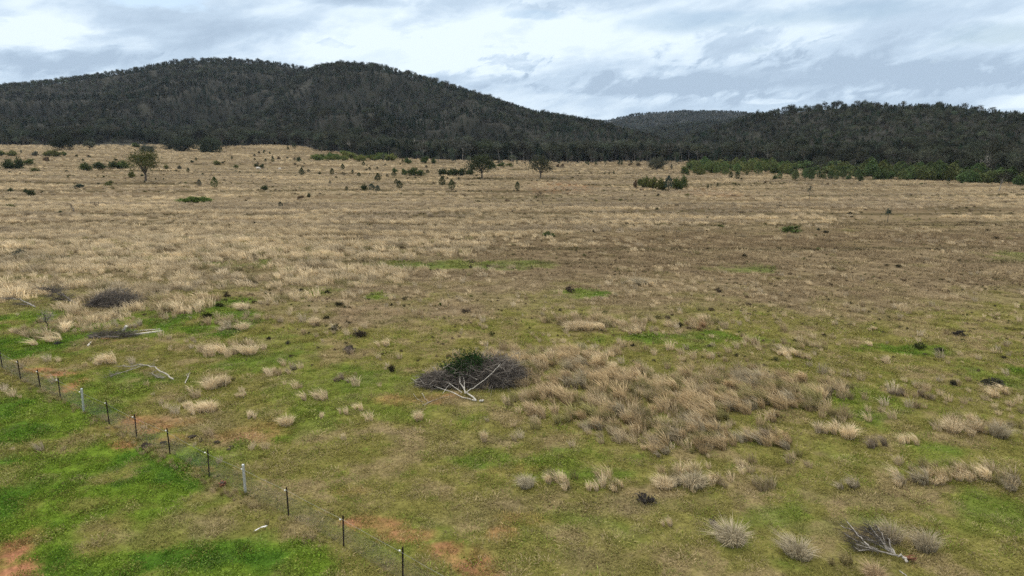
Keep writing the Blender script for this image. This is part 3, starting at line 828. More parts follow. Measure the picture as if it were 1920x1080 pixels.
for p in [(20, 318, 20, 30, G_DARK), (36, 318, 25, 20, G_DARK), (55, 309, 12, 20, G_MID), (66, 322, 8, 16, G_OLIVE), (92, 293, 12, 22, G_OLIVE), (106, 294, 13, 20, G_OLIVE), (120, 292, 9, 10, G_MID), (66, 292, 9, 12, G_GREY),
          (24, 292, 11, 18, G_OLIVE), (4, 292, 10, 18, G_MID), (160, 320, 17, 22, G_MID), (187, 317, 14, 27, G_DARK), (214, 316, 15, 24, G_DARK), (232, 316, 16, 28, G_MID), (248, 333, 13, 13, G_OLIVE), (312, 317, 9, 10, G_OLIVE),
          (337, 318, 9, 8, G_GREY), (406, 309, 9, 14, G_OLIVE), (442, 316, 8, 12, G_OLIVE), (254, 276, 9, 14, G_MID), (203, 350, 10, 14, G_OLIVE), (208, 343, 5, 11, G_OLIVE), (150, 352, 8, 20, G_BLUE), (59, 368, 15, 15, G_DARK),
          (49, 363, 11, 9, G_DARK), (20, 360, 9, 11, G_DARK), (20, 389, 7, 24, G_OLIVE), (113, 402, 8, 12, G_DARK), (36, 481, 16, 22, G_GREY), (54, 486, 7, 22, G_BROWN), (497, 356, 9, 17, G_DARK), (491, 316, 9, 11, G_DARK), (480, 313, 7, 9, G_DARK),
          (523, 300, 7, 8, G_BROWN), (561, 303, 10, 10, G_DARK), (683, 356, 11, 16, G_DARK), (774, 329, 16, 22, G_MID), (788, 329, 11, 22, G_MID), (758, 328, 13, 12, G_MID), (740, 323, 9, 12, G_MID), (830, 329, 15, 22, G_DARK), (848, 329, 15, 22, G_DARK),
          (866, 329, 14, 24, G_DARK), (882, 328, 12, 18, G_DARK), (764, 307, 12, 16, G_MID), (798, 306, 14, 18, G_MID), (813, 307, 12, 10, G_MID), (731, 301, 11, 11, G_DARK), (923, 317, 12, 16, G_MID), (940, 314, 10, 16, G_MID), (956, 313, 8, 16, G_OLIVE),
          (565, 374, 8, 14, G_BROWN), (579, 370, 9, 7, G_DARK), (1028, 443, 10, 26, G_MID), (1284, 326, 15, 17, G_MID), (1316, 328, 13, 18, G_OLIVE), (1210, 353, 24, 24, G_OLIVE), (1224, 355, 24, 24, G_OLIVE),
          (1240, 356, 23, 22, G_OLIVE), (1268, 356, 25, 20, G_MID), (1280, 354, 27, 18, G_MID), (1202, 350, 18, 16, G_MID), (1181, 311, 6, 10, G_BROWN), (1197, 311, 6, 12, G_BROWN), (1486, 435, 13, 40, G_MID), (1352, 426, 6, 18, G_OLIVE),
          (1191, 354, 18, 9, G_BROWN), (1046, 315, 8, 8, G_BROWN), (1055, 314, 8, 8, G_BROWN), (88, 303, 10, 12, G_BROWN), (1534, 432, 6, 7, G_GREY), (166, 296, 7, 6, G_BROWN), (360, 305, 5, 7, G_DARK)]:
    bush(*p)
for x_, w_ in ((340, 24), (356, 30), (372, 26), (386, 22)):   # the spreading bush
    bush(x_, 380 + rgs.normal() * 1.0, 12 * rgs.uniform(.6, 1.15), w_, G_BRIGHT, 'lobe of the low spreading bright green bush')
for p in [(403, 354, 23, 13, G_MID), (374, 350, 14, 10, G_GREY), (353, 323, 9, 6, G_DARK), (512, 305, 10, 6, G_DARK), (566, 330, 16, 11, G_DARK), (623, 329, 14, 9, G_DARK), (643, 319, 12, 8, G_DARK), (661, 326, 8, 6, G_DARK), (673, 332, 9, 8, G_DARK),
          (697, 358, 14, 13, G_BLUE), (708, 360, 13, 11, G_BLUE), (709, 341, 17, 12, G_DARK), (739, 332, 12, 10, G_DARK), (743, 346, 11, 9, G_DARK), (749, 355, 17, 12, G_DARK), (829, 350, 20, 14, G_DARK), (847, 358, 22, 13, G_DARK), (802, 326, 8, 8, G_DARK),
          (619, 346, 7, 6, G_GREY), (650, 357, 8, 6, G_DARK), (970, 358, 18, 10, G_DARK), (1253, 357, 28, 18, G_BLUE), (1290, 330, 8, 7, G_DARK), (1302, 326, 10, 6, G_DARK), (1259, 318, 11, 5, G_GREY), (1370, 334, 13, 8, G_DARK), (1382, 338, 17, 10, G_DARK),
          (1390, 338, 5, 5, G_DARK), (526, 390, 13, 9, G_GREY), (682, 312, 10, 7, G_DARK), (755, 306, 8, 5, G_DARK), (1134, 328, 6, 3, G_DARK), (1142, 329, 7, 4, G_DARK), (1151, 327, 8, 4, G_DARK), (1327, 354, 9, 5, G_DARK), (1345, 350, 8, 4, G_DARK), (1103, 309, 8, 4, G_DARK),
          (1117, 310, 9, 4, G_DARK), (1166, 310, 10, 5, G_DARK), (552, 279, 11, 8, G_DARK), (540, 281, 7, 5, G_DARK), (1333, 351, 6, 4, G_GREY), (435, 299, 6, 4, G_DARK), (368, 302, 7, 5, G_DARK), (1309, 318, 9, 6, G_DARK), (495, 289, 6, 4, G_DARK), (506, 290, 6, 4, G_DARK),
          (1400, 330, 9, 6, G_DARK), (156, 304, 7, 5, G_DARK), (40, 288, 7, 4, G_GREY), (292, 337, 4, 3, G_DARK), (307, 337, 4, 3, G_DARK), (128, 335, 6, 4, G_OLIVE)]:
    sapling(*p)
for p in [(195, 384, 6, 10), (1187, 425, 6, 8), (1208, 414, 5, 6), (1224, 414, 5, 8), (1112, 436, 6, 7), (1118, 447, 6, 7), (1326, 409, 5, 9), (1395, 483, 9, 13), (1235, 367, 5, 9), (1550, 437, 7, 15), (1595, 402, 6, 13), (1603, 399, 5, 7), (1597, 407, 4, 8), (1685, 502, 9, 16),
          (1852, 433, 5, 11), (1866, 448, 6, 14), (1450, 418, 5, 8), (614, 551, 10, 12), (637, 573, 11, 24), (563, 547, 9, 14), (503, 637, 9, 16), (612, 598, 9, 15), (651, 608, 9, 13), (630, 619, 14, 24, (.05, .055, .028)), (672, 631, 16, 34, (.062, .052, .040)),
          (735, 696, 17, 22), (826, 573, 9, 9, (.05, .085, .02)), (875, 585, 9, 28, (.075, .06, .045)), (1065, 547, 13, 30, (.07, .055, .043)), (1345, 547, 9, 18, (.085, .07, .055)), (1276, 614, 13, 14), (412, 577, 14, 20, (.045, .05, .022)), (387, 597, 16, 27, (.034, .042, .016)),
          (425, 557, 10, 17, (.06, .05, .032)), (465, 532, 12, 26, (.07, .058, .035)), (480, 534, 10, 18, (.07, .058, .035)), (222, 592, 13, 22, (.05, .05, .028)), (107, 647, 10, 15, (.09, .09, .095)), (1800, 630, 14, 27, (.06, .055, .05)), (1725, 654, 14, 30, (.045, .055, .025)), (1758, 659, 12, 24, (.055, .06, .04)),
          (1587, 730, 11, 12), (1787, 723, 16, 15, (.06, .06, .05)), (1862, 724, 23, 50, (.055, .055, .04)), (1207, 940, 20, 45, (.055, .05, .048)), (1335, 987, 19, 22, (.10, .09, .09)), (500, 700, 5, 12), (233, 419, 6, 12), (213, 440, 6, 11), (1187, 650, 8, 12), (1380, 668, 7, 14), (600, 482, 5, 16), (478, 419, 4, 9), (834, 463, 6, 12), (840, 424, 4, 8), (795, 454, 4, 6),
          (1545, 630, 6, 12), (1490, 640, 6, 12), (1880, 672, 8, 14), (1290, 616, 6, 20, (.08, .06, .04)), (735, 573, 6, 9), (1310, 455, 4, 6), (30, 386, 5, 14), (1640, 608, 5, 9), (1700, 617, 5, 9), (1330, 650, 6, 20, (.1, .09, .08)), (655, 662, 20, 26, (.11, .09, .085)), (540, 645, 9, 16, (.08, .08, .06))]:
    mound(*p)

# saplings with a story of their own
def wispy(px, py, h, w, label, col, lean=0):
    x, y, z = at(px, py); m = pxm(x, y, z); hh = h / m
    t = empty('sapling', (x, y, z))
    mb = MB(); tube(mb, [[0, 0, -.1], [lean * .4, 0, hh * .4], [lean, 0, hh * .85]], [.06, .05, .025], 5); mb.obj('trunk', M_BARK, t)
    cr = MB(); n = 260
    P, k, C = crown_pts(rgs, n, 9, w / m * .42, hh * .26, hh * .70, .9, .3); P[:, 0] += lean
    leaves(cr, P, .22, rgs.random(n), .3, 2, 0, rgs); o = cr.obj('crown', M_LEAF, t); o.color = (*col, 1)
    tag(t, label, 'young tree')
wispy(1517, 377, 29, 11, 'lone thin sapling with a small dark crown and a low side shoot', G_GREY)
wispy(1664, 416, 26, 11, 'wispy small sapling on a bare stem standing alone in brown grass', G_BLUE)
wispy(1019, 387, 30, 17, 'leaning brown sapling with a sparse round crown', (.11, .085, .06), -.9)

# paddock trees
def big_tree(px, py, h, w, label, col, n=4600, leaf=.42, clumps=52, trunk=.26, name='paddock_tree', zc=.60, rzf=.40, low=-.55):
    x, y, z = at(px, py); m = pxm(x, y, z); hh, ww = h / m, w / m
    t = empty(name, (x, y, z))
    P, k, C = crown_pts(rgs, n, clumps, ww * .47, hh * rzf, hh * zc, .7, .23, low)
    P[:, 2] = np.maximum(P[:, 2], .1)
    cv = rgs.random(clumps); mb = MB()
    leaves(mb, P, leaf * rgs.uniform(.6, 1.4, n), .6 * cv[k] + .4 * rgs.random(n), .1, 1.8, 0, rgs)
    o = mb.obj('crown', M_LEAF, t); o.color = (*col, 1)
    tk = MB(); f = np.array([.15, .1, hh * trunk])
    tube(tk, [[0, 0, -.3], f * [1, 1, .5], f, f + [.1, 0, hh * .3]], [hh * .045, hh * .034, hh * .03, hh * .012], 7)
    for c in C[rgs.permutation(clumps)[:12]]:
        tube(tk, [f * rgs.uniform(.8, 1.1), (f + c) / 2 + rgs.normal(size=3) * .2, c], [hh * .016, hh * .011, hh * .004], 5)
    tk.obj('trunk', M_BARK, t)
    tag(t, label, 'tree')
big_tree(273, 340, 56, 58, 'round paddock tree with broad olive green crown on a stout bare trunk', (.085, .092, .036))
big_tree(903, 335, 44, 47, 'dense dark green paddock tree with neat round crown and short trunk', (.050, .062, .034), 5200)
big_tree(1013, 334, 38, 44, 'open ragged paddock tree with dark patchy crown, paired with a denser one', (.060, .066, .040), 2800, .42, 36)
big_tree(118, 281, 28, 40, 'dark dense spreading tree standing out in front of the wood', (.040, .048, .032), 4200, .7, 40, .15, 'paddock_tree', .52, .46, -.8)
big_tree(168, 281, 15, 20, 'small grey green tree beside a dark dense spreading one', (.085, .095, .07), 1200, .6, 20, .2)
big_tree(278, 286, 14, 24, 'grey green bushy tree beyond the round paddock tree', (.085, .095, .075), 2200, .6, 24, .12, 'paddock_tree', .5, .48, -.9)
big_tree(320, 280, 30, 34, 'tall grey green tree at the near end of the wood spur', (.07, .08, .062), 4200, .8, 44, .08, 'paddock_tree', .46, .52, -.95)
big_tree(346, 283, 25, 40, 'wide dark tree in the middle of the clump before the wood', (.055, .068, .05), 4200, .8, 44, .06, 'paddock_tree', .45, .52, -.95)
big_tree(395, 285, 26, 40, 'rounded dark green tree at the outer end of the clump before the wood', (.05, .064, .044), 4200, .8, 44, .06, 'paddock_tree', .45, .52, -.95)
big_tree(416, 275, 33, 28, 'taller grey tree on a visible trunk beside the bare earth bank', (.08, .088, .07), 1500, .75, 22, .3)
big_tree(1231, 319, 25, 30, 'round grey green bush like a ball near the wood edge', (.088, .092, .066), 4200, .42, 40, .08, 'round_bush', .48, .50, -.9)

# green belt of shrubs and the young pine thicket
def belt(n, poly, hpx, wpx, col, label, group, cat='young tree', pine=True, cap=999):
    pts = []
    while len(pts) < n:
        px = rgs.uniform(poly[0][0], poly[-1][0])
        lo = np.interp(px, [p[0] for p in poly], [p[1] for p in poly]); hi = np.interp(px, [p[0] for p in poly], [p[2] for p in poly])
        pts.append((px, rgs.uniform(lo, hi)))
    for px, py in pts:
        x, y, z = at(px, py); m = pxm(x, y, z)
        k = rgs.uniform(.65, 1.25)
        c = np.array(col) * rgs.uniform(.75, 1.3) * np.array([rgs.uniform(.85, 1.25), 1, 1])
        if pine and rgs.random() < .7:
            a, b = PINE[int(rgs.integers(len(PINE)))]
            t = plant('young_pine', [(a, 'crown'), (b, 'trunk')], (x, y, z - .05), wpx * k / m / .5, hpx * k / m, c, rgs.random() * 6.28)
        else:
            a, b = SHRUB[int(rgs.integers(len(SHRUB)))]
            t = plant('young_pine' if pine else 'bush', [(a, 'crown' if pine else 'foliage'), (b, 'trunk' if pine else 'stem')], (x, y, z - .05), wpx * 1.25 * k / m, hpx * .85 * k / m / .7, c, rgs.random() * 6.28)
        tag(t, label, cat, group)
belt(46, [(588, 297, 303), (640, 292, 304), (745, 291, 301)], 12, 17, (.098, .130, .044), 'bright green shrub in the belt of shrubs below the wooded spur', 'green belt of shrubs', 'bush', False)
belt(60, [(1410, 306, 315), (1500, 309, 320), (1660, 316, 330)], 13, 19, (.10, .13, .048), 'bright green bush in the back rows of the young pine thicket', 'back rows of the thicket', 'bush', False)
belt(60, [(1305, 316, 329), (1420, 312, 330), (1480, 314, 328)], 19, 15, (.098, .135, .052), 'young pine in the loose rows at the near end of the thicket', 'loose rows of the thicket')
belt(26, [(1450, 330, 338), (1620, 330, 340)], 18, 12, (.070, .10, .046), 'dark young pine standing clear along the thicket front', 'pines along the thicket front')
belt(115, [(1620, 326, 338), (1760, 326, 340), (1820, 330, 344), (1960, 335, 352)], 27, 22, (.080, .110, .046), 'young green pine packed in the dense end of the thicket', 'dense end of the thicket')
belt(48, [(1296, 309, 322), (1480, 308, 320)], 15, 21, (.085, .112, .045), 'bright green shrub filling the near end of the thicket', 'shrubs at the near end of the thicket', 'shrub', False)
belt(80, [(1470, 315, 328), (1640, 320, 334), (1930, 324, 346)], 19, 27, (.076, .102, .043), 'green shrub massed among the packed young pines', 'shrubs among the packed pines', 'shrub', False)
belt(24, [(1780, 318, 326), (1960, 318, 330)], 26, 28, (.09, .11, .05), 'rounded green shrub tree between the thicket and the low hill', 'shrub trees behind the thicket', 'bush', False)
belt(26, [(960, 306, 309), (1300, 305, 310)], 5, 4, (.06, .07, .045), 'tiny seedling pine in front of the wood in the gap', 'seedlings before the gap')
belt(50, [(440, 280, 335), (900, 305, 345)], 5, 5, (.05, .058, .034), 'tiny dark seedling pine scattered on the upper paddock', 'seedlings on the upper paddock')
belt(30, [(0, 285, 345), (430, 290, 350)], 5, 5, (.06, .068, .036), 'tiny seedling shrub around the round paddock tree', 'seedlings around the round tree', 'bush', False)

# ------------------------------------------------------------------ tussocks one by one
TUS = []
for k in range(4):                              # fine domes
    mb = MB(); blades(mb, 520, .30, 1.0, .014, .44, (-.10, .0), rgs, .55, 0, .15); TUS.append(mb.mesh('grass_tussock', M_STRAW))
for k in range(6):                              # loose leaning straw: two or three crowns side by side
    mb = MB()
    for q in range(int(rgs.integers(2, 5))):
        sub = MB(); blades(sub, int(rgs.integers(50, 110)), .10, rgs.uniform(.65, 1.1), .020, .34, (-.30 + rgs.normal() * .12, rgs.normal() * .08), rgs, .4, 0, .2)
        off = np.array([rgs.normal() * .24, rgs.normal() * .16, 0])
        V = np.concatenate(sub.v)
        mb.v.append(V + off)
        for f, va, mi in zip(sub.f, sub.var, sub.mi): mb.f.append(f + mb.n); mb.var.append(va); mb.mi.append(mi)
        mb.n += len(V)
    TUS.append(mb.mesh('grass_tussock', M_STRAW))
def tussock(px, py, h, w, col=None, look=None, label=None, group='dry grass tussocks'):
    x, y, z = at(px, py); m = pxm(x, y, z)
    dome = look is not None and 'grey tussock' in look or look == 'spiky tan tussock' or (look is None and label is None and rgs.random() < .3)
    o = bpy.data.objects.new('grass_tussock', TUS[int(rgs.integers(4)) if dome else int(rgs.integers(4, 10))]); COL.objects.link(o)
    hh = h / m; o.location = (x, y, z - .02); o.scale = (w / m / (1.1 if dome else 1.2) * rgs.uniform(.85, 1.15), w / m / (1.1 if dome else 1.2) * rgs.uniform(.85, 1.15), hh * (1.05 if dome else 1.1)); o.rotation_euler = (0, 0, rgs.normal() * .6)
    c = C_STRAW if col is None else np.array(col)
    o.color = (*(c * rgs.uniform(.85, 1.12)), 1)
    if label: tag(o, label, 'grass tussock', group)
    else: later(o, look or 'pale straw tussock', 'grass tussock', group, px, py)
GR, PU = (.37, .325, .235), (.31, .255, .19)
for p in [(1372, 1016, 46, 76, GR, 'large grey tussock'), (1495, 1042, 46, 76, GR, 'domed grey tussock'), (1668, 1012, 44, 66, (.36, .31, .22), 'spiky tan tussock'), (1735, 1030, 52, 66, GR, 'upright grey tussock'), (988, 914, 32, 40, (.42, .38, .28)), (1030, 908, 30, 35), (1065, 914, 30, 40),
          (1120, 920, 32, 46), (1155, 918, 26, 40), (1245, 914, 30, 46), (1272, 912, 30, 44, GR), (1302, 912, 38, 56, GR), (1340, 908, 28, 46), (1600, 917, 30, 52, GR), (1690, 906, 32, 52), (1715, 908, 38, 60, GR), (1760, 902, 30, 54), (1815, 898, 34, 56), (1850, 902, 36, 56), (1895, 915, 34, 60, GR),
          (1255, 988, 26, 24), (1440, 828, 36, 60, PU), (1400, 828, 30, 56, GR), (1872, 818, 40, 52, GR), (1830, 812, 34, 56), (1785, 808, 28, 50), (785, 788, 26, 28), (908, 828, 34, 20), (538, 797, 28, 36), (470, 785, 22, 22), (602, 785, 17, 20), (645, 777, 20, 18), (674, 770, 20, 20), (588, 750, 26, 34), (612, 749, 22, 24),
          (372, 775, 32, 40), (392, 772, 30, 38), (352, 765, 22, 20), (398, 728, 28, 40), (424, 722, 26, 34), (205, 683, 30, 42), (188, 684, 20, 24), (412, 664, 24, 40), (440, 664, 24, 40), (468, 664, 24, 44), (90, 645, 24, 46), (118, 622, 24, 50), (330, 588, 30, 44), (358, 590, 30, 40), (306, 586, 26, 34), (255, 614, 17, 28, GR),
          (430, 618, 20, 40, GR), (455, 618, 18, 36), (590, 608, 18, 26), (455, 582, 18, 50), (1690, 740, 18, 38, PU), (1735, 745, 22, 40, PU), (1868, 742, 30, 56), (1480, 668, 22, 36), (1510, 672, 24, 34), (1470, 665, 18, 30), (1200, 533, 16, 44, GR), (1225, 537, 14, 22), (1075, 618, 22, 40), (1100, 618, 22, 40), (1130, 620, 22, 44), (1196, 626, 22, 38),
          (1320, 615, 20, 36, (.42, .30, .19)), (1632, 650, 14, 20), (1640, 620, 12, 22), (1660, 678, 15, 22), (1590, 820, 36, 40), (1560, 812, 34, 44), (1640, 838, 32, 44, PU), (1700, 832, 30, 40), (1585, 1060, 40, 50, (.36, .31, .16)), (1640, 1085, 40, 56, (.44, .34, .22)), (655, 664, 16, 28, PU), (720, 650, 20, 24), (640, 712, 18, 26, PU), (660, 716, 14, 20, GR), (455, 745, 18, 18), (548, 695, 16, 24, GR), (505, 700, 18, 22)]:
    tussock(*p)
# the big stand right of the brush pile and a few other drifts
def drift(n, cx, cy, rx, ry, h, w, look, where, grp, grey=.35):
    for _ in range(n):
        a = rgs.random() * 6.28; q = math.sqrt(rgs.random())
        px, py = cx + math.cos(a) * q * rx, cy + math.sin(a) * q * ry
        k = rgs.uniform(.65, 1.2)
        u = rgs.random()
        c = np.array(GR) * .9 if u < grey * .5 else np.array((.43, .335, .20)) if u < grey * .5 + .4 else np.array((.48, .38, .24)) if u < .85 else np.array((.26, .24, .11))
        tussock(px, py, h * k, w * k, c, None, f'{look} {where}', grp)
drift(74, 1230, 760, 250, 62, 34, 50, 'tan and grey tussock packed in the tall tussock stand', 'beside the brush pile', 'tall tussock stand')
drift(26, 1060, 690, 100, 34, 28, 46, 'greyish tussock in the stand', 'directly behind and beside the brush pile', 'tussocks hugging the brush pile', .55)
drift(26, 1450, 745, 110, 34, 30, 48, 'pale tussock at the outer end', 'of the tall tussock stand', 'outer end of the tussock stand', .25)
drift(20, 1330, 835, 160, 22, 30, 50, 'tussock along the near fringe', 'of the tall tussock stand', 'near fringe of the tussock stand', .4)

# ------------------------------------------------------------------ fence
POSTS = [(755, 1090, 0), (644, 1024, 0), (541, 967, 0), (460.5, 926, 1), (392, 894, 0), (319, 851, 0), (256.5, 823, 0), (205, 795, 0), (157, 772, 1), (113.5, 748, 0), (76.5, 731, 0), (39, 712, 0), (5, 692, 0)]
fw = [at(px, py) for px, py, _ in POSTS]
d0 = np.array(fw[0]) - np.array(fw[1]); fw.insert(0, tuple(np.array(fw[0]) + d0)); POSTS.insert(0, (0, 0, 0))
dl = np.array(fw[-1]) - np.array(fw[-2]); fw.append(tuple(np.array(fw[-1]) + dl)); POSTS.append((0, 0, 0))
fence = tag(empty('wire_fence', fw[4]), 'long wire netting fence with dark steel posts crossing the green turf', 'fence')
O = np.array(fw[4])
for (x, y, z), (_, _, g) in zip(fw, POSTS):
    hgt = 1.30 * (1 + rgs.normal() * .02)
    tl = rgs.normal(size=2) * .03
    p0 = np.array([x, y, z]) - O
    mb = MB()
    if g:
        tube(mb, [p0 + [0, 0, -.2], p0 + [tl[0] * .5, tl[1] * .5, hgt * .5], p0 + [tl[0], tl[1], hgt + .04]], [.055, .055, .055], 12)
        tube(mb, [p0 + [tl[0], tl[1], hgt + .04], p0 + [tl[0], tl[1], hgt + .075]], [.062, .05], 12)
        post = mb.obj('post', M_GALV, fence, False); post['label'] = 'round galvanised steel strainer post'
    else:                                      # star picket: three fins
        for k in range(3):
            a = k * 2.094 + .4; dv = np.array([math.cos(a), math.sin(a), 0]) * .034; nv = np.array([-math.sin(a), math.cos(a), 0]) * .006
            b0 = p0 + [0, 0, -.2]; b1 = p0 + [tl[0], tl[1], hgt]
            V = np.array([b0 - nv, b0 + nv, b0 + nv + dv, b0 - nv + dv, b1 - nv, b1 + nv, b1 + nv + dv, b1 - nv + dv])
            mb.add(V, [[0, 1, 2, 3], [4, 7, 6, 5], [0, 4, 5, 1], [1, 5, 6, 2], [2, 6, 7, 3], [3, 7, 4, 0]])
        tube(mb, [p0 + [0, 0, -.2], p0 + [tl[0], tl[1], hgt]], [.016, .016], 6)
        post = mb.obj('post', M_IRON, fence); post['label'] = 'dark rusty steel picket'
    q = p0 + [-.055, -.02, hgt - .13]
    cb = MB(); tube(cb, [q + [-.035, 0, 0], q + [-.03, 0, 0], q + [.005, 0, 0], q + [.03, 0, 0]], [.018, .032, .032, .02], 8); cb.obj('insulator', M_WHITE, post)
net = MB(); A_, B_ = [], []
wi = MB()
for i in range(len(fw) - 1):
    a, b = np.array(fw[i]) - O, np.array(fw[i + 1]) - O
    L_ = np.linalg.norm(b - a); n = int(L_ / .075)
    for k in range(n + 1):
        p = a + (b - a) * k / n
        A_.append(p + [0, 0, .02]); B_.append(p + [0, 0, .92])
    for hz in np.linspace(.04, .92, 13):
        for k in range(4):
            A_.append(a + (b - a) * k / 4 + [0, 0, hz]); B_.append(a + (b - a) * (k + 1) / 4 + [0, 0, hz])
    tube(wi, [a + [-.05, -.02, 1.17], (a + b) / 2 + [-.05, -.02, 1.15], b + [-.05, -.02, 1.17]], [.005] * 3, 4)
sticks(net, np.array(A_), np.array(B_), .0026, .0026, 0, 0)
net.obj('netting', M_WIRE, fence); wi.obj('top_wire', M_WIRE, fence)

# ------------------------------------------------------------------ dead wood
def w2(px, py, up=0):
    """ground point under a photo pixel for something lying `up` metres above the ground"""
    dx, dy, dz = ray(px, py); x, y, z = at(px, py)
    k = 1 - up / (H - z)
    return np.array([x * k, y * k, z + up])

def limb(mb, pix, r0, r1, ups=None, sides=6, O=None, var=.5):
    n = len(pix)
    ups = ups if ups is not None else [r0] * n
    P = np.array([w2(p[0], p[1], u) for p, u in zip(pix, ups)]) - O
    # smooth the polyline
    t = np.linspace(0, n - 1, n * 3 - 2); Q = np.stack([np.interp(t, np.arange(n), P[:, k]) for k in range(3)], 1)
    Q[1:-1] += rgs.normal(size=(len(Q) - 2, 3)) * r0 * .6
    tube(mb, Q, np.linspace(r0, r1, len(Q)), sides, 0, var)
    return Q

def twigs(mb, Q, n, l, r, O=None, up=.15, bias=(0, 0, 0)):
    k = rgs.integers(max(0, len(Q) // 3), len(Q), n)
    A = Q[k] + rgs.normal(size=(n, 3)) * .02
    D = rgs.normal(size=(n, 3)) * [1, 1, .45] + np.array(bias); D = unit(D); D[:, 2] = np.abs(D[:, 2]) * up * 2
    B = A + D * (l * rgs.uniform(.4, 1.2, n))[:, None]
    sticks(mb, A, B, r, r * .45, .09)
    return B

# brush pile
c = np.array(at(885, 721)); bp = tag(empty('brush_pile', tuple(c)), 'big heap of dark cut brush and grey twigs on the grass', 'brush pile')
def heap(mb, n, cx, cy, rx, ry, rz, l, r, dirb=(1, 0, 0), spreadd=.8):
    a = rgs.random(n) * 6.28; q = rgs.random(n) ** .5; t = rgs.random(n)
    P = np.stack([cx + np.cos(a) * q * rx, cy + np.sin(a) * q * ry, rz * np.sqrt(np.clip(1 - q * q, 0, 1)) * (.15 + .85 * t)], 1)
    D = unit(rgs.normal(size=(n, 3)) * [spreadd, spreadd, .35] + np.array(dirb)) * (l * rgs.uniform(.4, 1.2, n) / 2)[:, None]
    D *= np.sign(rgs.random(n) - .5)[:, None]
    A, B = P - D, P + D
    A[:, 2] = np.maximum(A[:, 2], .02); B[:, 2] = np.maximum(B[:, 2], .02)
    sticks(mb, A, B, r * rgs.uniform(.6, 1.5, n), r * .5, .07)
mb = MB()
heap(mb, 2300, 1.35, .7, 1.75, 1.45, 1.45, 1.3, .010, (.8, .2, .25)); heap(mb, 1500, -.1, .5, 1.9, 1.3, 1.15, 1.4, .010, (1, -.1, 0)); heap(mb, 1300, -2.0, .1, 1.25, 1.0, .75, 1.2, .009, (1, .1, .1))
heap(mb, 500, .3, .6, 2.5, 1.5, 1.45, 2.0, .009, (.5, .1, .4), 1.0)
mb.obj('twig_mass', M_TWIG, bp)
mb = MB(); heap(mb, 420, 1.8, .8, 1.5, 1.4, 1.55, 1.2, .009, (.5, .2, .5)); heap(mb, 300, -1.6, 0, 1.6, .9, .8, 1.4, .009, (1, 0, .1)); heap(mb, 160, .4, 1.3, 1.6, .7, 1.75, 1.1, .008, (.2, .2, .8))
heap(mb, 260, .6, .6, 2.6, 1.6, 1.5, 2.4, .009, (.4, .1, .5), 1.0)
mb.obj('pale_twigs', M_TWIGP, bp)
mb = MB()
for q in range(12):
    a = rgs.normal() * .7; l = rgs.uniform(.8, 2.2); cx, cy = rgs.uniform(-2.6, 2.6), rgs.uniform(-.6, .9)
    cz = max(.1, 1.35 * math.sqrt(max(0, 1 - ((cx - .5) / 3.3) ** 2 - ((cy - .5) / 1.7) ** 2)) + rgs.uniform(-.15, .12))
    d_ = np.array([math.cos(a), math.sin(a), rgs.normal() * .25]) * l / 2; p = np.array([cx, cy, cz])
    tube(mb, [p - d_, p + rgs.normal(size=3) * .08, p + d_], np.array([1, .75, .35]) * rgs.uniform(.014, .038), 6)
mb.obj('limbs', M_TWIGP, bp, True)
mb = MB(); n = 2300
P = np.concatenate([rgs.normal(size=(n - 900, 3)) * [.50, .46, .28] + [-.05, .55, 1.38], rgs.normal(size=(900, 3)) * [.45, .4, .24] + [-.95, .25, 1.0]])
P = P[P[:, 2] > .3]
leaves(mb, P, .16, rgs.random(len(P)), .4, 2.4, 0, rgs); o = mb.obj('green_foliage', M_LEAF, bp); o.color = (.027, .054, .019, 1)
# bleached branch lying against the pile
root = np.array(at(895, 752)); br = tag(empty('bleached_branch', tuple(root)), 'forked white bleached branch lying against the front of the brush pile', 'branch')
mb = MB()
limb(mb, [(893, 751), (873, 735), (866, 722), (862, 707), (856, 700)], 0.05, .02, [.08, .15, .35, .6, .75], 7, root)
limb(mb, [(892, 751), (870, 746), (845, 735), (825, 728), (810, 722), (798, 708)], .034, .010, [.07, .08, .12, .2, .25, .3], 6, root)
limb(mb, [(866, 736), (852, 725), (842, 718), (836, 716)], .026, .010, [.15, .3, .4, .5], 5, root)
limb(mb, [(875, 735), (887, 727), (908, 712), (925, 698), (938, 682)], .026, .018, [.25, .35, .7, 1.0, 1.35], 5, root)
limb(mb, [(872, 738), (870, 715), (866, 700)], .03, .014, [.2, .5, .75], 5, root)
limb(mb, [(895, 712), (880, 704), (862, 701)], .03, .014, [.6, .7, .8], 5, root)
limb(mb, [(846, 718), (836, 728), (830, 738)], .022, .012, [.3, .2, .1], 5, root)
limb(mb, [(899, 752), (906, 750)], .06, .055, [.085, .085], 7, root)
for q in range(6):
    x0 = rgs.uniform(790, 850); limb(mb, [(x0, 722 + rgs.normal() * 5), (x0 - 10, 716 + rgs.normal() * 5), (x0 - 20, 713 + rgs.normal() * 6)], .018, .008, [.2, .3, .35], 4, root)
mb.obj('limb', M_PALE, br)
root = np.array(at(815, 750)); st = tag(empty('fallen_stick', tuple(root)), 'thin pale forked stick on the turf in front of the brush pile', 'stick')
mb = MB()
limb(mb, [(792, 760), (815, 750), (832, 744), (850, 742)], .026, .012, [.04] * 4, 5, root)
limb(mb, [(775, 738), (784, 750), (794, 754)], .016, .010, [.05, .05, .05], 4, root); limb(mb, [(791, 737), (798, 748), (804, 755)], .018, .010, [.1, .05, .04], 4, root)
mb.obj('stick', M_BONE, st)

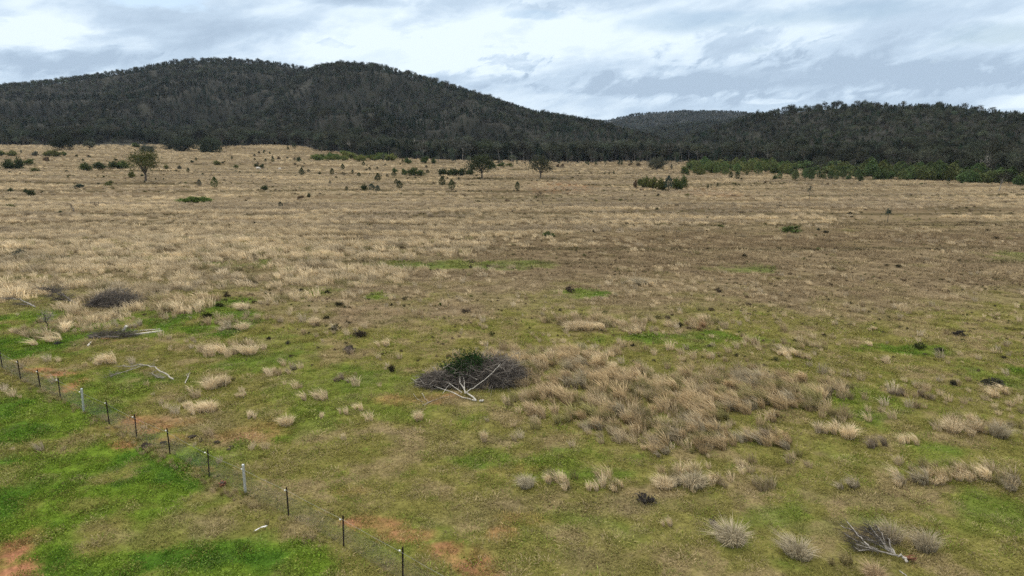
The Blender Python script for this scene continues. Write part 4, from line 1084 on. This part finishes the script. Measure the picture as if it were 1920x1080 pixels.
# uprooted dead branch at the lower edge
root = np.array(at(1697, 1052)); br = tag(empty('uprooted_branch', tuple(root)), 'uprooted grey dead branch fanned out on the turf, red clay on its root', 'branch')
mb = MB()
Q0 = limb(mb, [(1701, 1054), (1697, 1046), (1687, 1042), (1678, 1041)], .05, .035, [.12, .2, .2, .18], 8, root)
QQ = [limb(mb, p, .030, .012, u, 5, root) for p, u in [
    ([(1672, 1036), (1650, 1022), (1626, 1012), (1602, 1004)], [.2, .25, .25, .2]), ([(1664, 1030), (1645, 1006), (1634, 992)], [.25, .4, .5]), ([(1645, 1030), (1622, 1022), (1600, 1012), (1584, 1000)], [.15, .2, .22, .2]),
    ([(1678, 1041), (1660, 1037), (1640, 1030), (1622, 1026), (1605, 1020)], [.18, .2, .2, .22, .2]), ([(1680, 1041), (1664, 1026), (1650, 1012), (1636, 1002), (1622, 991)], [.18, .3, .4, .45, .5]),
    ([(1676, 1036), (1660, 1022), (1640, 1013), (1618, 1004), (1600, 994), (1576, 985)], [.18, .25, .3, .3, .35, .4]), ([(1679, 1040), (1672, 1028), (1667, 1014), (1663, 1009)], [.2, .35, .5, .55]),
    ([(1668, 1032), (1655, 1016), (1641, 1000), (1630, 984)], [.2, .4, .55, .7]), ([(1650, 1034), (1632, 1030), (1612, 1032), (1600, 1024)], [.15, .15, .12, .12]), ([(1632, 1028), (1622, 1016), (1610, 1004), (1588, 978)], [.2, .3, .4, .5]),
    ([(1660, 1020), (1652, 1000), (1645, 988)], [.3, .5, .65])]]
mb.obj('limb', M_BONE, br, True)
mb = MB()
for Q in QQ: twigs(mb, Q, 42, .60, .0065, None, .25, (-.9, .45, 0))
mb.obj('twigs', M_TWIG, br)
mb = MB()
for k in range(14):
    a = rgs.random() * 6.28; p = np.array([.05, -.02, .14])
    e = p + np.array([abs(math.cos(a)) * .26, math.sin(a) * .22 - .10, rgs.uniform(-.12, .2)])
    tube(mb, [p, (p + e) / 2 + rgs.normal(size=3) * .04, e], [.04, .028, .010], 5)
mb.obj('root', M_RED, br)
x, y, z = at(1690, 1074)
root = np.array([x, y, z]); o_ = tag(empty('fallen_stick', tuple(root)), 'short curved grey stick just below the uprooted dead branch', 'stick')
mb = MB(); limb(mb, [(1686, 1070), (1694, 1074), (1700, 1081)], .03, .014, [.04] * 3, 5, root); mb.obj('stick', M_BONE, o_)

# fallen wood on the turf and by the straw
def deadwood(name, anchor, limbs, ntw, label, mat, tmat, l=.7, r=.008, up=.3, cat='branch'):
    root = np.array(at(*anchor)); e = tag(empty(name, tuple(root)), label, cat)
    mb = MB(); Qs = [limb(mb, p, a, b, u, 6, root) for p, a, b, u in limbs]; mb.obj('limb', mat, e, True)
    if ntw:
        mb = MB()
        for Q in Qs: twigs(mb, Q, ntw, l, r, None, up)
        mb.obj('twigs', tmat, e)
deadwood('fallen_limb', (285, 690), [([(325, 711), (308, 700), (290, 690), (270, 684), (245, 686), (222, 687)], .05, .014, [.2, .3, .35, .4, .3, .2]), ([(270, 684), (245, 693), (215, 702), (200, 709)], .022, .008, [.3, .2, .1, .05]), ([(308, 708), (296, 708), (284, 699)], .035, .015, [.1, .12, .1])],
         46, 'pale curved fallen limb with fine twigs on the turf above the fence', M_BONE, M_TWIGP)
deadwood('fallen_stick', (352, 712), [([(347, 719), (352, 708), (356, 699)], .035, .015, [.05, .08, .1]), ([(352, 708), (349, 702)], .02, .012, [.08, .1])], 8, 'small grey forked stick standing off the pale curved limb', M_BONE, M_TWIGP, .3, .006, .3, 'stick')
deadwood('fallen_limb', (40, 570), [([(66, 575), (52, 569), (38, 562), (22, 560), (2, 559)], .06, .02, [.15, .3, .4, .5, .5]), ([(64, 574), (48, 571), (32, 570)], .045, .02, [.1, .2, .2])], 60, 'bleached fallen limb half hidden in straw by the twiggy dead tree', M_BONE, M_TWIG, 1.1, .010)
deadwood('fallen_tree', (146, 572), [([(148, 572), (135, 565), (122, 556), (108, 549), (92, 543), (72, 540)], .10, .03, [.1, .3, .7, 1.0, 1.3, 1.4]), ([(122, 556), (112, 545), (100, 545), (92, 556)], .04, .015, [.7, 1.1, 1.2, .9]), ([(135, 565), (118, 562), (100, 562)], .04, .015, [.3, .5, .4])], 120, 'leafless fallen tree top with spreading dark twigs in dry grass', M_TWIGP, M_TWIG, 1.4, .010, .5, 'fallen tree')
c = np.array(at(208, 575)); hp = tag(empty('brush_heap', tuple(c)), 'twiggy grey brush heap at the edge of the straw grass', 'brush pile')
mb = MB(); heap(mb, 900, .2, .4, 2.1, 1.3, 1.45, 1.5, .010, (.5, .1, .4)); heap(mb, 400, -1.2, .2, 1.0, .8, .8, 1.2, .009, (1, 0, .2)); mb.obj('twig_mass', M_TWIG, hp)
mb = MB(); heap(mb, 420, .3, .6, 2.1, 1.2, 1.6, 1.5, .009, (.4, .1, .6)); mb.obj('pale_twigs', M_TWIGP, hp)
deadwood('dead_shrub', (86, 612), [([(88, 612), (85, 600), (80, 588)], .05, .02, [.1, .9, 1.7]), ([(86, 606), (92, 596), (96, 590)], .03, .012, [.4, 1.0, 1.4])], 60, 'leafless grey dead shrub standing in tussocks below the twiggy fallen tree', M_TWIG, M_TWIGP, .8, .008, .6, 'shrub')
# rotten log with dark twigs
root = np.array(at(195, 634)); lg = tag(empty('rotten_log', tuple(root)), 'broken rotten log with red heartwood among dark twigs on the turf', 'log')
mb = MB(); limb(mb, [(168, 631), (185, 631), (200, 632), (224, 632)], .11, .07, [.12, .14, .14, .12], 9, root); mb.obj('trunk', M_TWIG, lg, True)
mb = MB(); limb(mb, [(190, 635), (198, 636), (205, 635)], .10, .06, [.08, .1, .08], 8, root); mb.obj('heartwood', M_RED, lg)
mb = MB(); heap(mb, 420, .5, .4, 1.9, .6, .55, 1.1, .009, (1, 0, .3)); mb.obj('twigs', M_TWIG, lg)

def plank(pix, r, label, cat='plank', name='plank', ups=(.06, .06), w=.13):
    a, b = (w2(*p, u) for p, u in zip(pix, ups)); root = a.copy()
    d = unit((b - a)); s = unit(np.cross(d, [0, 0, 1.0])) * w / 2; u = np.cross(s, d); u = unit(u) * r / 2
    bev = .85
    V = []
    for p in (a, a + (b - a) * .5, b):
        for k, (i, j) in enumerate([(-1, -bev), (-bev, -1), (bev, -1), (1, -bev), (1, bev), (bev, 1), (-bev, 1), (-1, bev)]):
            V.append(p - root + s * i + u * j + (rgs.normal(size=3) * .004))
    mb = MB(); q = []
    for st_ in (0, 8):
        for k in range(8): q.append([st_ + k, st_ + (k + 1) % 8, st_ + 8 + (k + 1) % 8, st_ + 8 + k])
    mb.add(V, q); mb.add(V, [list(range(8))[::-1], list(range(16, 24))])
    o = mb.obj(name, M_PLANK); o.location = root; tag(o, label, cat)
plank([(252, 627), (305, 620)], .09, 'long pale plank lying on green turf, nearer of two', ups=(.05, .06), w=.17)
plank([(250, 621), (300, 617)], .06, 'thin grey plank lying just behind a thicker pale one', ups=(.04, .05), w=.09)
plank([(231, 621), (237, 611)], .16, 'short white post stub tilted out of the twigs by the log', 'post', 'post_stub', (.1, .55), .18)
plank([(165, 648), (171, 641)], .07, 'small white board lying apart on the turf before the rotten log', ups=(.05, .05), w=.12)

# small things by the fence
def lumps(name, px, py, n, spread_, size, mat, label, cat, flat=.6):
    x, y, z = at(px, py); mb = MB()
    for k in range(n):
        p = rgs.normal(size=3) * [spread_, spread_, spread_ * .35]; p[2] = abs(p[2]) + size * .3
        s = size * rgs.uniform(.6, 1.3); th = np.linspace(0, math.pi, 6)[:, None]; ph = np.linspace(0, 2 * math.pi, 8, endpoint=False)[None]
        V = np.stack([np.sin(th) * np.cos(ph), np.sin(th) * np.sin(ph), np.cos(th) * flat * np.ones_like(ph)], -1).reshape(-1, 3)
        V = p + V * s * (.8 + .4 * rgs.random((len(V), 1)))
        i, j = np.meshgrid(np.arange(5), np.arange(8), indexing='ij')
        mb.add(V, np.stack([i * 8 + j, i * 8 + (j + 1) % 8, (i + 1) * 8 + (j + 1) % 8, (i + 1) * 8 + j], -1).reshape(-1, 4))
    o = mb.obj(name, mat, None, True); o.location = (x, y, z - .01); tag(o, label, cat)
st = tag(empty('root_stump', at(418, 912)), 'knotted reddish root stump beside the nearer galvanised post', 'stump')
mb = MB()
for k in range(9):
    a = k * .7; e = np.array([math.cos(a) * .17, math.sin(a) * .15, .05 + .2 * rgs.random()])
    tube(mb, [[0, 0, .02], e * [.6, .6, .7] + [0, 0, .06], e], [.06, .05, .02], 6)
mb.obj('roots', M_RED, st, True)
mb = MB()
for k in range(5):
    a = k * 1.3 + .3; e = np.array([math.cos(a) * .1, math.sin(a) * .1, .22])
    tube(mb, [[0, 0, .08], e * .6 + [0, 0, .06], e], [.05, .04, .02], 6)
mb.obj('bark', M_TWIG, st, True)
lumps('stump', 276, 838, 6, .12, .12, M_DUNG, 'low dark rotten stump lump near the red bare patch by the fence', 'stump')
lumps('stump', 313, 834, 5, .13, .10, M_DUNG, 'low mossy stump lump at the foot of a fence picket', 'stump')
for i, (px, py, s) in enumerate([(361, 820, .15), (374, 825, .11), (377, 828, .10), (407, 831, .15), (433, 840, .10)]):
    lumps('dung_pat', px, py, 3, .06, s, M_DUNG, ['flat dark dung pat farthest along a short trail behind the fence', 'small dark dung pat, second in the short trail behind the fence', 'small dark dung pat, third in the short trail behind the fence', 'broad dark dung pat, fourth in the short trail behind the fence', 'lone dark dung pat at the near end of the trail behind the fence'][i], 'dung pat', .25)
# crumpled white rag
x, y, z = at(488, 994); mb = MB()
u, v = np.meshgrid(np.linspace(-.18, .18, 14), np.linspace(-.07, .07, 9), indexing='ij')
zz = .05 + .07 * (fbm(u * 14 + 3, v * 14, 3, 3) - .3) + .05 * np.cos(u * 9)
V = np.stack([u + v * .4, v + u * .9, zz], -1).reshape(-1, 3); Vb = V - [0, 0, .012]
i, j = np.meshgrid(np.arange(13), np.arange(8), indexing='ij'); q = np.stack([i * 9 + j, (i + 1) * 9 + j, (i + 1) * 9 + j + 1, i * 9 + j + 1], -1).reshape(-1, 4)
mb.add(V, q); mb.add(Vb, q[:, ::-1])
o = mb.obj('rag', M_CLOTH, None, True); o.location = (x, y, z); tag(o, 'crumpled white rag lying on the turf in front of the fence', 'rag')

# old gate panel and a post out in the straw
c = np.array(at(178, 386)); gp = tag(empty('gate_panel', tuple(c)), 'old brown rail gate panel standing alone in the straw paddock', 'gate')
m = pxm(*c); W_, H_ = 15 / m, 7.5 / m
mb = MB()
for k in range(4): tube(mb, [[-W_ / 2, 0, .1 + k * (H_ - .1) / 3], [W_ / 2, 0, .06 + k * (H_ - .12) / 3]], [.045, .045], 6)
mb.obj('rails', M_BARK, gp)
for xx in (-W_ / 2, 0, W_ / 2):
    mb = MB(); tube(mb, [[xx, .02, -.1], [xx, .02, H_ + .05]], [.055, .055], 6); mb.obj('upright', M_BARK, gp)
deadwood('dead_snag', (137, 395), [([(138, 395), (134, 386), (128, 382)], .13, .05, [.1, 1.0, 1.6]), ([(139, 396), (137, 388)], .07, .03, [.1, .6])], 14, 'leaning dead snag in the straw near the old gate panel', M_BARK, M_TWIG, .7, .015, .5, 'snag')

# pale grazing sheep far up the paddock
def sheep(px, py, L_, label, rz):
    x, y, z = at(px, py)
    e = tag(empty('sheep', (x, y, z), rz), label, 'sheep'); e.scale = (L_,) * 3
    th = np.linspace(0, 1, 13)
    prof = [(-.60, .66, .05), (-.56, .68, .17), (-.42, .70, .25), (-.15, .68, .28), (.15, .68, .28), (.38, .70, .25), (.50, .72, .19), (.62, .64, .13), (.72, .50, .105), (.80, .38, .09), (.86, .28, .085), (.91, .19, .06), (.93, .15, .03)]
    mb = MB(); tube(mb, [(a, 0, b) for a, b, _ in prof], [c_ for _, _, c_ in prof], 10)
    for sx, sy in ((-.42, -.13), (-.42, .13), (.36, -.13), (.36, .13)):
        s_ = -1 if sx < 0 else 1
        tube(mb, [(sx, sy, .62), (sx + .03 * s_, sy, .36), (sx - .02 * s_, sy, .18), (sx, sy, 0)], [.11, .06, .04, .045], 7)
    for sy in (-1, 1): tube(mb, [(.74, sy * .08, .50), (.73, sy * .17, .50), (.72, sy * .22, .47)], [.03, .035, .01], 5)
    tube(mb, [(-.58, 0, .70), (-.64, 0, .6), (-.64, 0, .48)], [.04, .035, .02], 5)
    mb.obj('body', M_WOOL, e, True)
sheep(484, 318.5, 1.35, 'white sheep grazing in front of the dark pair of bushes', .1)
sheep(525, 318.5, 1.0, 'smaller pale sheep half hidden in grass away from the bushes', 2.9)

settle_labels()

# ------------------------------------------------------------------ sky
def build_world():
    w = bpy.data.worlds.new('World'); S.world = w; w.use_nodes = True
    t = w.node_tree; N, L = t.nodes, t.links; N.clear()
    out = N.new('ShaderNodeOutputWorld')
    sky = N.new('ShaderNodeTexSky'); sky.sky_type = 'NISHITA'; sky.sun_disc = False
    sky.sun_elevation = SUN_EL; sky.sun_rotation = SUN_AZ
    bg = N.new('ShaderNodeBackground'); bg.inputs[1].default_value = .115; L.new(sky.outputs[0], bg.inputs[0])
    tc = N.new('ShaderNodeTexCoord'); sep = N.new('ShaderNodeSeparateXYZ'); L.new(tc.outputs['Generated'], sep.inputs[0])
    def math_(op, a, b=None, c=None):
        m = N.new('ShaderNodeMath'); m.operation = op
        for i, q in enumerate((a, b, c)):
            if q is None: continue
            if isinstance(q, (int, float)): m.inputs[i].default_value = q
            else: L.new(q, m.inputs[i])
        return m.outputs[0]
    az = math_('MULTIPLY', math_('ARCTAN2', sep.outputs[0], sep.outputs[1]), 57.2958)      # degrees of bearing
    el = math_('MULTIPLY', math_('ARCSINE', sep.outputs[2]), 57.2958)                       # degrees up
    def noise(kx, ky, rot, detail, rough, dist, off=0):
        c = N.new('ShaderNodeCombineXYZ'); ca, sa = math.cos(rad(rot)), math.sin(rad(rot))
        u = math_('ADD', math_('MULTIPLY', az, ca), math_('MULTIPLY', el, sa)); v = math_('SUBTRACT', math_('MULTIPLY', el, ca), math_('MULTIPLY', az, sa))
        L.new(math_('MULTIPLY', u, kx), c.inputs[0]); L.new(math_('MULTIPLY', v, ky), c.inputs[1]); c.inputs[2].default_value = off
        n = N.new('ShaderNodeTexNoise'); n.inputs['Scale'].default_value = 1; n.inputs['Detail'].default_value = detail; n.inputs['Roughness'].default_value = rough; n.inputs['Distortion'].default_value = dist
        L.new(c.outputs[0], n.inputs[0]); return n.outputs[0]
    def mapr(x, a, b, c=0, d=1, smooth=True):
        m = N.new('ShaderNodeMapRange'); m.interpolation_type = 'SMOOTHSTEP' if smooth else 'LINEAR'
        L.new(x, m.inputs[0])
        for i, q in enumerate((a, b, c, d)): m.inputs[i + 1].default_value = q
        return m.outputs[0]
    def blob(a0, e0, ra, re, nz=None, amt=.8):
        du = math_('DIVIDE', math_('SUBTRACT', az, a0), ra); dv = math_('DIVIDE', math_('SUBTRACT', el, e0), re)
        d = math_('SQRT', math_('ADD', math_('MULTIPLY', du, du), math_('MULTIPLY', dv, dv)))
        if nz is not None: d = math_('ADD', d, math_('MULTIPLY', math_('SUBTRACT', nz, .5), amt * 2))
        return mapr(d, *((1.05, .55) if ra < 4 else (1.25, .35)))
    n_big = noise(.07, .20, 8, 6, .55, .2, 2.0); n_str = noise(.11, .40, 12, 7, .58, .25, 5.0); n_fine = noise(.42, 1.0, 20, 8, .62, .5, 9.0); n_puff = noise(.30, .75, 0, 7, .6, .3, 12.0)
    def deg(px, py):
        dx, dy, dz = ray(px, py); return math.degrees(math.atan2(dx, dy)), math.degrees(math.atan2(dz, math.hypot(dx, dy)))
    # grey shade of cloud: 0 bright, 1 dull
    shade = math_('ADD', math_('MULTIPLY', n_str, .62), math_('MULTIPLY', n_big, .45))
    shade = mapr(shade, .38, .66)
    for (px, py, ra, re, wgt) in [(1500, 150, 17, 1.5, .85), (1250, 165, 8, .9, .8), (1750, 110, 9, 2.2, .6), (100, 115, 7, 1.1, .9), (330, 50, 9, 1.8, .5), (1480, 205, 18, 1.2, .5), (975, 116, 2.0, .5, .8), (1000, 20, 2.2, .5, .45), (690, 2, 5, .5, .7), (870, 150, 3.2, .6, .75), (1380, 85, 3.5, 1.1, .7), (625, 82, 1.2, .3, .7), (60, 150, 8, .8, .5)]:
        a0, e0 = deg(px, py); shade = math_('ADD', shade, math_('MULTIPLY', blob(a0, e0, ra * (1.25 if ra < 4 else 1), re * (1.25 if ra < 4 else 1), n_fine, 2.3 if ra < 4 else 1.2), wgt))
    for (px, py, ra, re, wgt) in [(30, 70, 4.2, 1.3, 1.2), (760, 110, 9, 2.6, .75), (1130, 70, 8, 2.0, .6), (930, 60, 8, 2.2, .5), (560, 90, 6, 1.6, .4), (1240, 140, 2.5, .5, .4), (1900, 190, 2.5, .5, .6), (1450, 190, 2.5, .25, .5), (90, 40, 4, .8, .4)]:
        a0, e0 = deg(px, py); shade = math_('SUBTRACT', shade, math_('MULTIPLY', blob(a0, e0, ra, re, n_puff, .9), wgt))
    shade = math_('ADD', shade, math_('MULTIPLY', math_('SUBTRACT', n_fine, .5), .75))
    cr = N.new('ShaderNodeValToRGB'); e = cr.color_ramp.elements
    e[0].position = 0; e[0].color = (.78, .89, .97, 1); e[1].position = 1.0; e[1].color = (.40, .51, .64, 1)
    q = e.new(.30); q.color = (.67, .79, .90, 1); q = e.new(.62); q.color = (.52, .645, .78, 1)
    L.new(mapr(shade, -.08, 1.5, 0, 1, False), cr.inputs[0])
    cb = N.new('ShaderNodeBackground'); cm = N.new('ShaderNodeMix'); cm.data_type = 'RGBA'; L.new(mapr(el, 12, 30), cm.inputs[0]); L.new(cr.outputs[0], cm.inputs[6]); cm.inputs[7].default_value = (.84, .81, .74, 1); L.new(cm.outputs[2], cb.inputs[0])
    # cloud grows brighter overhead, where the picture does not look
    L.new(mapr(el, 12, 55, 1.0, CLOUD_TOP, True), cb.inputs[1])
    hole = mapr(math_('ADD', noise(.12, .4, 15, 6, .55, .5, 21.0), math_('MULTIPLY', n_fine, .25)), .80, .92, 0, .6)
    for px, py, ra, re in [(300, -4, 3.6, 1.0), (1560, 25, 7, .9), (1290, 40, 6, 1.0), (1880, 60, 4, .8), (1000, 28, 2.5, .5)]:
        a0, e0 = deg(px, py); hole = math_('MAXIMUM', hole, math_('MULTIPLY', blob(a0, e0, ra, re, n_puff, .9), .55 if px > 400 else .9))
    mx = N.new('ShaderNodeMixShader'); L.new(hole, mx.inputs[0]); L.new(cb.outputs[0], mx.inputs[1]); L.new(bg.outputs[0], mx.inputs[2])
    L.new(mx.outputs[0], out.inputs[0])
SUN_EL, SUN_AZ, CLOUD_TOP = rad(52), rad(-50), 1.75
build_world()
sun = bpy.data.lights.new('sun', 'SUN'); sun.energy = 1.5; sun.angle = rad(12); sun.color = (1, .93, .83)
so = bpy.data.objects.new('sun', sun); COL.objects.link(so)
dv = Vector((math.sin(SUN_AZ) * math.cos(SUN_EL), math.cos(SUN_AZ) * math.cos(SUN_EL), math.sin(SUN_EL)))
so.rotation_euler = dv.to_track_quat('Z', 'Y').to_euler(); so.location = (0, 0, 60)

# ------------------------------------------------------------------ haze
HAZE = 0.00004
if HAZE:
    mb = MB(); x0, x1, y0, y1, z0, z1 = -2600, 2600, -60, 2600, -14, 215
    V = [(x, y, z) for z in (z0, z1) for y in (y0, y1) for x in (x0, x1)]
    mb.add(V, [[0, 2, 3, 1], [4, 5, 7, 6], [0, 1, 5, 4], [2, 6, 7, 3], [0, 4, 6, 2], [1, 3, 7, 5]])
    m, t, N, L = nt('haze'); out = N.new('ShaderNodeOutputMaterial'); pv = N.new('ShaderNodeVolumePrincipled')
    pv.inputs['Density'].default_value = HAZE; pv.inputs['Color'].default_value = (.60, .76, 1, 1); L.new(pv.outputs[0], out.inputs['Volume'])
    o = mb.obj('haze', m); o['kind'] = 'stuff'; o['label'] = 'thin pale haze in the air over the paddock and hills'

# ------------------------------------------------------------------ camera and render settings
cam = bpy.data.cameras.new('camera'); cam.sensor_width = 36; cam.lens = 36 * F / 1920; cam.clip_end = 20000; cam.clip_start = .1
co = bpy.data.objects.new('camera', cam); COL.objects.link(co); co.location = (0, 0, H); co.rotation_euler = (math.pi / 2 - PITCH, 0, 0)
S.camera = co
S.render.engine = 'CYCLES'
S.view_settings.view_transform = 'Standard'; S.view_settings.look = 'None'; S.view_settings.exposure = 0.20; S.view_settings.gamma = 1
c = S.cycles
c.max_bounces = 4; c.diffuse_bounces = 3; c.glossy_bounces = 2; c.transmission_bounces = 3; c.transparent_max_bounces = 4; c.volume_bounces = 0
c.use_denoising = False; c.denoiser = 'OPENIMAGEDENOISE'; c.denoising_input_passes = 'RGB_ALBEDO_NORMAL'; c.denoising_prefilter = 'ACCURATE'; c.sample_clamp_indirect = 4; c.caustics_reflective = False; c.caustics_refractive = False
c.use_adaptive_sampling = False
